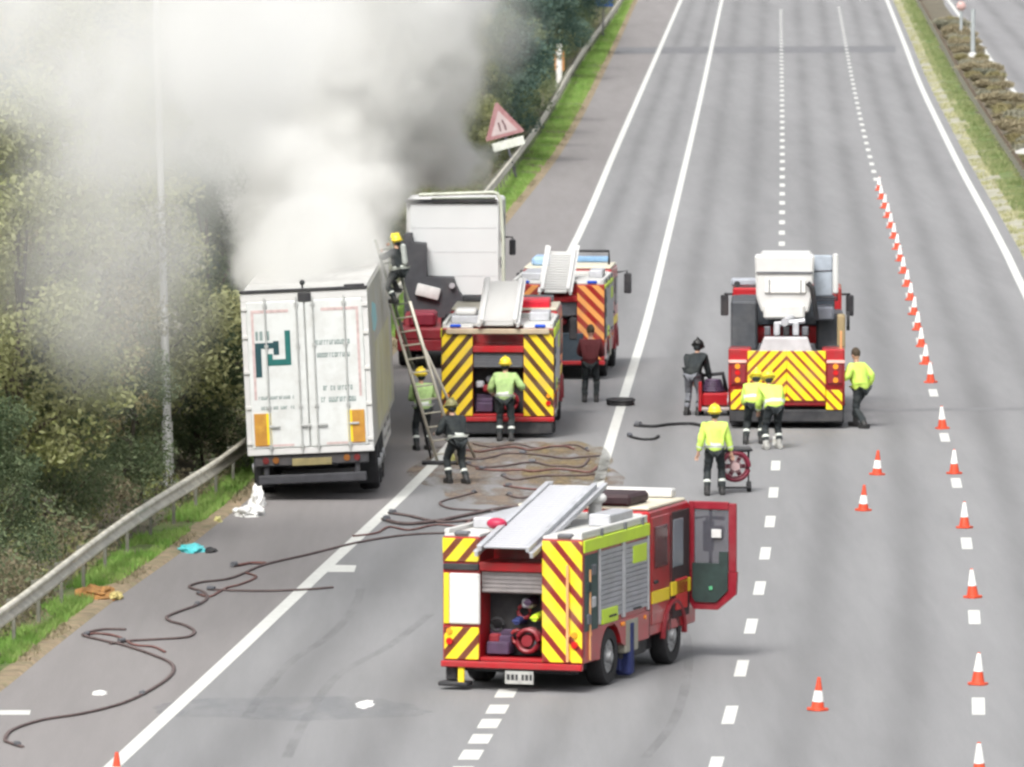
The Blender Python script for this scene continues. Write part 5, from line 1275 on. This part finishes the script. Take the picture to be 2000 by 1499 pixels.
# undergrowth and grasses: nobody could count these
def scatter_leaves(name, m, n, fn, size, label, cat='undergrowth'):
    rr = np.random.default_rng(hash(name) % 1000 if False else len(name)*7+n % 97)
    c = np.array([fn(rr) for _ in range(n)])
    a = rr.normal(size=(n, 3)); a /= np.linalg.norm(a, axis=1)[:, None]
    b = np.cross(a, rr.normal(size=(n, 3))); b /= np.linalg.norm(b, axis=1)[:, None]
    s = size*rr.uniform(.5, 1.5, n)[:, None]
    v = np.stack([c-a*s, c+b*s*.5, c+a*s, c-b*s*.5], 1).reshape(-1, 3)
    o = pydata(name, v, np.arange(4*n).reshape(-1, 4), m); tag(o, label, cat, kind='stuff'); return o
def under(lo, hi, hmax, y0, y1, thr=-.1, sd=0):
    def fn(rr):
        for _ in range(30):
            Y = y0*(y1/y0)**rr.random(); off = rr.uniform(lo, hi); x = LN['B'](Y)-off
            nz = mnoise.noise(Vector((x*.5, Y*.22, sd)))
            if nz > thr: break
        top = hmax*(.35+.9*max(0, nz+.35))*min(1, (off-lo)/.5+.25)
        return (x, Y, bank(x, Y)+top*rr.random()**.8)
    return fn
DRY = leafmat('leaf_dry', (.075, .07, .042), (.115, .10, .065), (.17, .15, .10))
scatter_leaves('undergrowth', LF[1], 80000, under(.35, 4.5, 1.4, 100, 600, -.2, 1), .04, 'dark tangled undergrowth behind the crash barrier')
scatter_leaves('brambles', LF[0], 50000, under(.3, 3.2, 1.0, 100, 600, .0, 7), .038, 'olive green brambles behind the crash barrier')
scatter_leaves('dry_undergrowth', DRY, 44000, under(.25, 2.2, .8, 100, 300, .02, 13), .036, 'straw coloured dry undergrowth behind the crash barrier')
def blades(name, m, n, fn, h, w, label):
    rr = np.random.default_rng(len(name)+n % 31); base = np.array([fn(rr) for _ in range(n)])
    ang = rr.random(n)*6.28; d = np.stack([np.cos(ang), np.sin(ang), np.zeros(n)], 1); hh = h*rr.uniform(.4, 1.3, n)[:, None]
    lean = rr.normal(size=(n, 3))*.35; lean[:, 2] = 1
    v = np.stack([base-d*w, base+d*w, base+lean*hh], 1).reshape(-1, 3)
    o = pydata(name, v, np.arange(3*n).reshape(-1, 3), m); tag(o, label, 'grass', kind='stuff'); return o
GR1 = leafmat('grass_green', (.065, .13, .025), (.09, .17, .035), (.14, .20, .06))
GR2 = leafmat('grass_pale', (.10, .11, .05), (.19, .19, .10), (.27, .25, .16))
def gl(lo, hi, y0, y1, thr, sd, key='E'):
    def fn(rr):
        for _ in range(20):
            Y = y0*(y1/y0)**rr.random()
            if key == 'E': a, b = LN['B'](Y)-.4, LN['E'](Y)-lo; x = a+(b-a)*rr.random()
            else: x = LN['R'](Y)+rr.uniform(lo, hi)
            if mnoise.noise(Vector((x*.8, Y*.3, sd))) > thr: break
        return (x, Y, bank(x, Y)-.01)
    return fn
blades('grass', GR1, 90000, gl(.25, 0, 98, 620, -.25, 2), .14, .018, 'green grass on the left verge between barrier and hard shoulder')
blades('dry_grass', DRY, 12000, gl(.02, 0, 98, 620, .12, 5), .09, .02, 'dry tan grass at the edge of the hard shoulder')
GR3 = leafmat('grass_olive', (.06, .085, .03), (.09, .12, .045), (.15, .16, .08))
blades('grass', GR3, 26000, gl(.5, 1.6, 190, 620, -.2, 4, 'R'), .16, .022, 'green grass strip of the central reservation')
blades('dry_grass', GR2, 16000, gl(.0, .8, 190, 620, -.1, 9, 'R'), .10, .022, 'pale grass next to the right edge line')
# brown scrub along the central reservation, one shrub after another
def shrub(seed, n, W, H, m):
    rr = np.random.default_rng(seed); r_ = random.Random(seed); t = empty('shrub', (0, 0, 0)); q = MB(); cs = []; rs = []
    for i in range(7):
        a = i*.9+r_.uniform(-.3, .3); c = Vector((math.cos(a)*W*.5, math.sin(a)*W*.6, H*r_.uniform(.35, .8))); q.tube([Vector((0, 0, -.1)), c*.5+Vector((0, 0, .1)), c], [.03, .02, .008], seg=5); cs.append(tuple(c)); rs.append(W*r_.uniform(.3, .5))
    q.build('stems', BARK, t); v, f = leaves(cs, rs, n, .06, rr); v[:, 2] = np.maximum(v[:, 2], 0); pydata('foliage', v, f, m, t); return t
SP = [shrub(3, 2600, .85, .9, M['leaf_dry']), shrub(4, 2600, .8, .8, LF[3]), shrub(5, 2400, .8, .8, LF[2])]
us = set(); Y = DEP(560); i = 0
while Y < 520:
    k = (0, 1, 0, 2, 0, 1, 2)[i % 7]; o = SP[k] if k not in us else copy_tree(SP[k]); us.add(k)
    x = LN['R'](Y)+2.75+random.uniform(-.15, .2); o.location = (x, Y, bank(x, Y)-.03); o.rotation_euler = (0, 0, random.uniform(0, 6)); s = random.uniform(.7, 1.05); o.scale = (s, s*1.5, s*random.uniform(.6, 1.0))
    tag(o, ('straw coloured', 'rusty brown', 'grey')[k]+' scrubby shrub, '+ORD[i]+' in the central reservation counted from the near end', 'shrub', 'shrubs of the central reservation'); Y += random.uniform(2.2, 3.2) if Y < 330 else random.uniform(3.5, 5); i += 1

# ------------------------------------------------------------------ smoke: one heterogeneous volume
def smoke(name, SMOKE, box, rate, label):
    x0, x1, ya, yb, z0, z1 = box
    q = MB(); q.box(x0, x1, ya, yb, z0, z1, 0)
    m = bpy.data.materials.new('smoke_volume'); m.use_nodes = True; nt = m.node_tree; n = nt.nodes; l = nt.links; n.clear()
    out = n.new('ShaderNodeOutputMaterial'); pv = n.new('ShaderNodeVolumePrincipled'); l.new(pv.outputs[0], out.inputs['Volume'])
    pv.inputs['Color'].default_value = (.985, .985, .98, 1); pv.inputs['Anisotropy'].default_value = .0
    tc = n.new('ShaderNodeTexCoord')
    def mth(op, a, b=None, c=None, clamp=False):
        k = n.new('ShaderNodeMath'); k.operation = op; k.use_clamp = clamp
        for i, v in enumerate((a, b, c)):
            if v is None: continue
            if isinstance(v, (int, float)): k.inputs[i].default_value = v
            else: l.new(v, k.inputs[i])
        return k.outputs[0]
    # turbulent warp of the coordinates
    nz = n.new('ShaderNodeTexNoise'); nz.inputs['Scale'].default_value = .38; nz.inputs['Detail'].default_value = 4; nz.inputs['Roughness'].default_value = .6; l.new(tc.outputs['Object'], nz.inputs['Vector'])
    sb = n.new('ShaderNodeVectorMath'); sb.operation = 'SUBTRACT'; l.new(nz.outputs['Color'], sb.inputs[0]); sb.inputs[1].default_value = (.5, .5, .5)
    sc = n.new('ShaderNodeVectorMath'); sc.operation = 'SCALE'; l.new(sb.outputs[0], sc.inputs[0]); sc.inputs['Scale'].default_value = 3.2
    ad = n.new('ShaderNodeVectorMath'); ad.operation = 'ADD'; l.new(tc.outputs['Object'], ad.inputs[0]); l.new(sc.outputs[0], ad.inputs[1])
    field = None
    for (c, r, amp) in SMOKE:
        s1 = n.new('ShaderNodeVectorMath'); s1.operation = 'SUBTRACT'; l.new(ad.outputs[0], s1.inputs[0]); s1.inputs[1].default_value = c
        s2 = n.new('ShaderNodeVectorMath'); s2.operation = 'DIVIDE'; l.new(s1.outputs[0], s2.inputs[0]); s2.inputs[1].default_value = r
        s3 = n.new('ShaderNodeVectorMath'); s3.operation = 'LENGTH'; l.new(s2.outputs[0], s3.inputs[0])
        mr = n.new('ShaderNodeMapRange'); mr.interpolation_type = 'SMOOTHSTEP'; mr.inputs[1].default_value = 1.15; mr.inputs[2].default_value = .55; mr.inputs[3].default_value = 0; mr.inputs[4].default_value = amp; l.new(s3.outputs['Value'], mr.inputs[0])
        field = mr.outputs[0] if field is None else mth('MAXIMUM', field, mr.outputs[0])
    n2 = n.new('ShaderNodeTexNoise'); n2.inputs['Scale'].default_value = .55; n2.inputs['Detail'].default_value = 5; n2.inputs['Roughness'].default_value = .55; l.new(ad.outputs[0], n2.inputs['Vector'])
    k = n.new('ShaderNodeMapRange'); k.inputs[1].default_value = .40; k.inputs[2].default_value = .60; k.inputs[3].default_value = .28; k.inputs[4].default_value = 1.5; l.new(n2.outputs[0], k.inputs[0])
    d = mth('MULTIPLY', field, k.outputs[0]); l.new(d, pv.inputs['Density'])
    n3 = n.new('ShaderNodeTexNoise'); n3.inputs['Scale'].default_value = .22; n3.inputs['Detail'].default_value = 3; l.new(ad.outputs[0], n3.inputs['Vector'])
    k3 = n.new('ShaderNodeMapRange'); k3.inputs[1].default_value = .42; k3.inputs[2].default_value = .62; l.new(n3.outputs[0], k3.inputs[0])
    cm = n.new('ShaderNodeMix'); cm.data_type = 'RGBA'; l.new(k3.outputs[0], cm.inputs[0]); cm.inputs[6].default_value = (.982, .984, .981, 1); cm.inputs[7].default_value = (.86, .86, .84, 1)
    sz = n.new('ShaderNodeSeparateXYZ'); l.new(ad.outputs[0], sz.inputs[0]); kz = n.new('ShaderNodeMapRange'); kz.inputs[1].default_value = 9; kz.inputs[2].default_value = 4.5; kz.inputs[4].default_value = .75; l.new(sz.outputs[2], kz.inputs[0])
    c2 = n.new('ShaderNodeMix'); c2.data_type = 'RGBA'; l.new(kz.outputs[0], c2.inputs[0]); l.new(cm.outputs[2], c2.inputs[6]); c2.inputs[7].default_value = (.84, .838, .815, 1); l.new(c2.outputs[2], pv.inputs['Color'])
    m.volume_intersection_method = 'FAST' if hasattr(m, 'volume_intersection_method') and False else m.volume_intersection_method if hasattr(m, 'volume_intersection_method') else 'FAST'
    try: m.cycles.volume_step_rate = rate; m.cycles.homogeneous_volume = False; m.cycles.volume_sampling = 'MULTIPLE_IMPORTANCE'
    except Exception: pass
    o = q.build(name, m); tag(o, label, 'smoke', kind='stuff')
def sp(px, py, Y):
    d = Vector(((px-1000)/FPX, math.cos(PITCH)-(py-749.5)/FPX*math.sin(PITCH), -math.sin(PITCH)-(py-749.5)/FPX*math.cos(PITCH))); kk = Y/d.y
    return Vector((d.x*kk, Y, HCAM+d.z*kk))
def blobs_(L):
    out = []
    for px, py, Y, rx, rz, ry, amp in L:
        p = sp(px, py, Y); s = FPX/Y
        out.append((tuple(p), (rx/s, ry, rz/s), amp))
    return out
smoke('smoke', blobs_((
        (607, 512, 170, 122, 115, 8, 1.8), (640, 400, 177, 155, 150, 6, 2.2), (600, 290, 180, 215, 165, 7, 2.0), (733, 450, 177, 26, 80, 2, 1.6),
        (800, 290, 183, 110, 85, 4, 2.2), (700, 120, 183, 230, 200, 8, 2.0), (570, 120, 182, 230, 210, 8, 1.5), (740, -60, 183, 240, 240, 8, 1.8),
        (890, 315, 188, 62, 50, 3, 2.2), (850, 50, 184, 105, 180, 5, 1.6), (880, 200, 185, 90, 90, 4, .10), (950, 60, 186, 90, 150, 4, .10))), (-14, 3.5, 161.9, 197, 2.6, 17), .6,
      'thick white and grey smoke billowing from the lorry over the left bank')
smoke('smoke_veil', blobs_((
        (420, 0, 142, 300, 230, 12, .17), (120, 60, 136, 280, 200, 12, .12), (330, 230, 146, 220, 200, 9, .16), (220, 420, 138, 240, 350, 10, .07))), (-14, -2.5, 122, 162, 2.2, 15), .7,
      'thin drifting veil of pale smoke over the tree tops on the left')
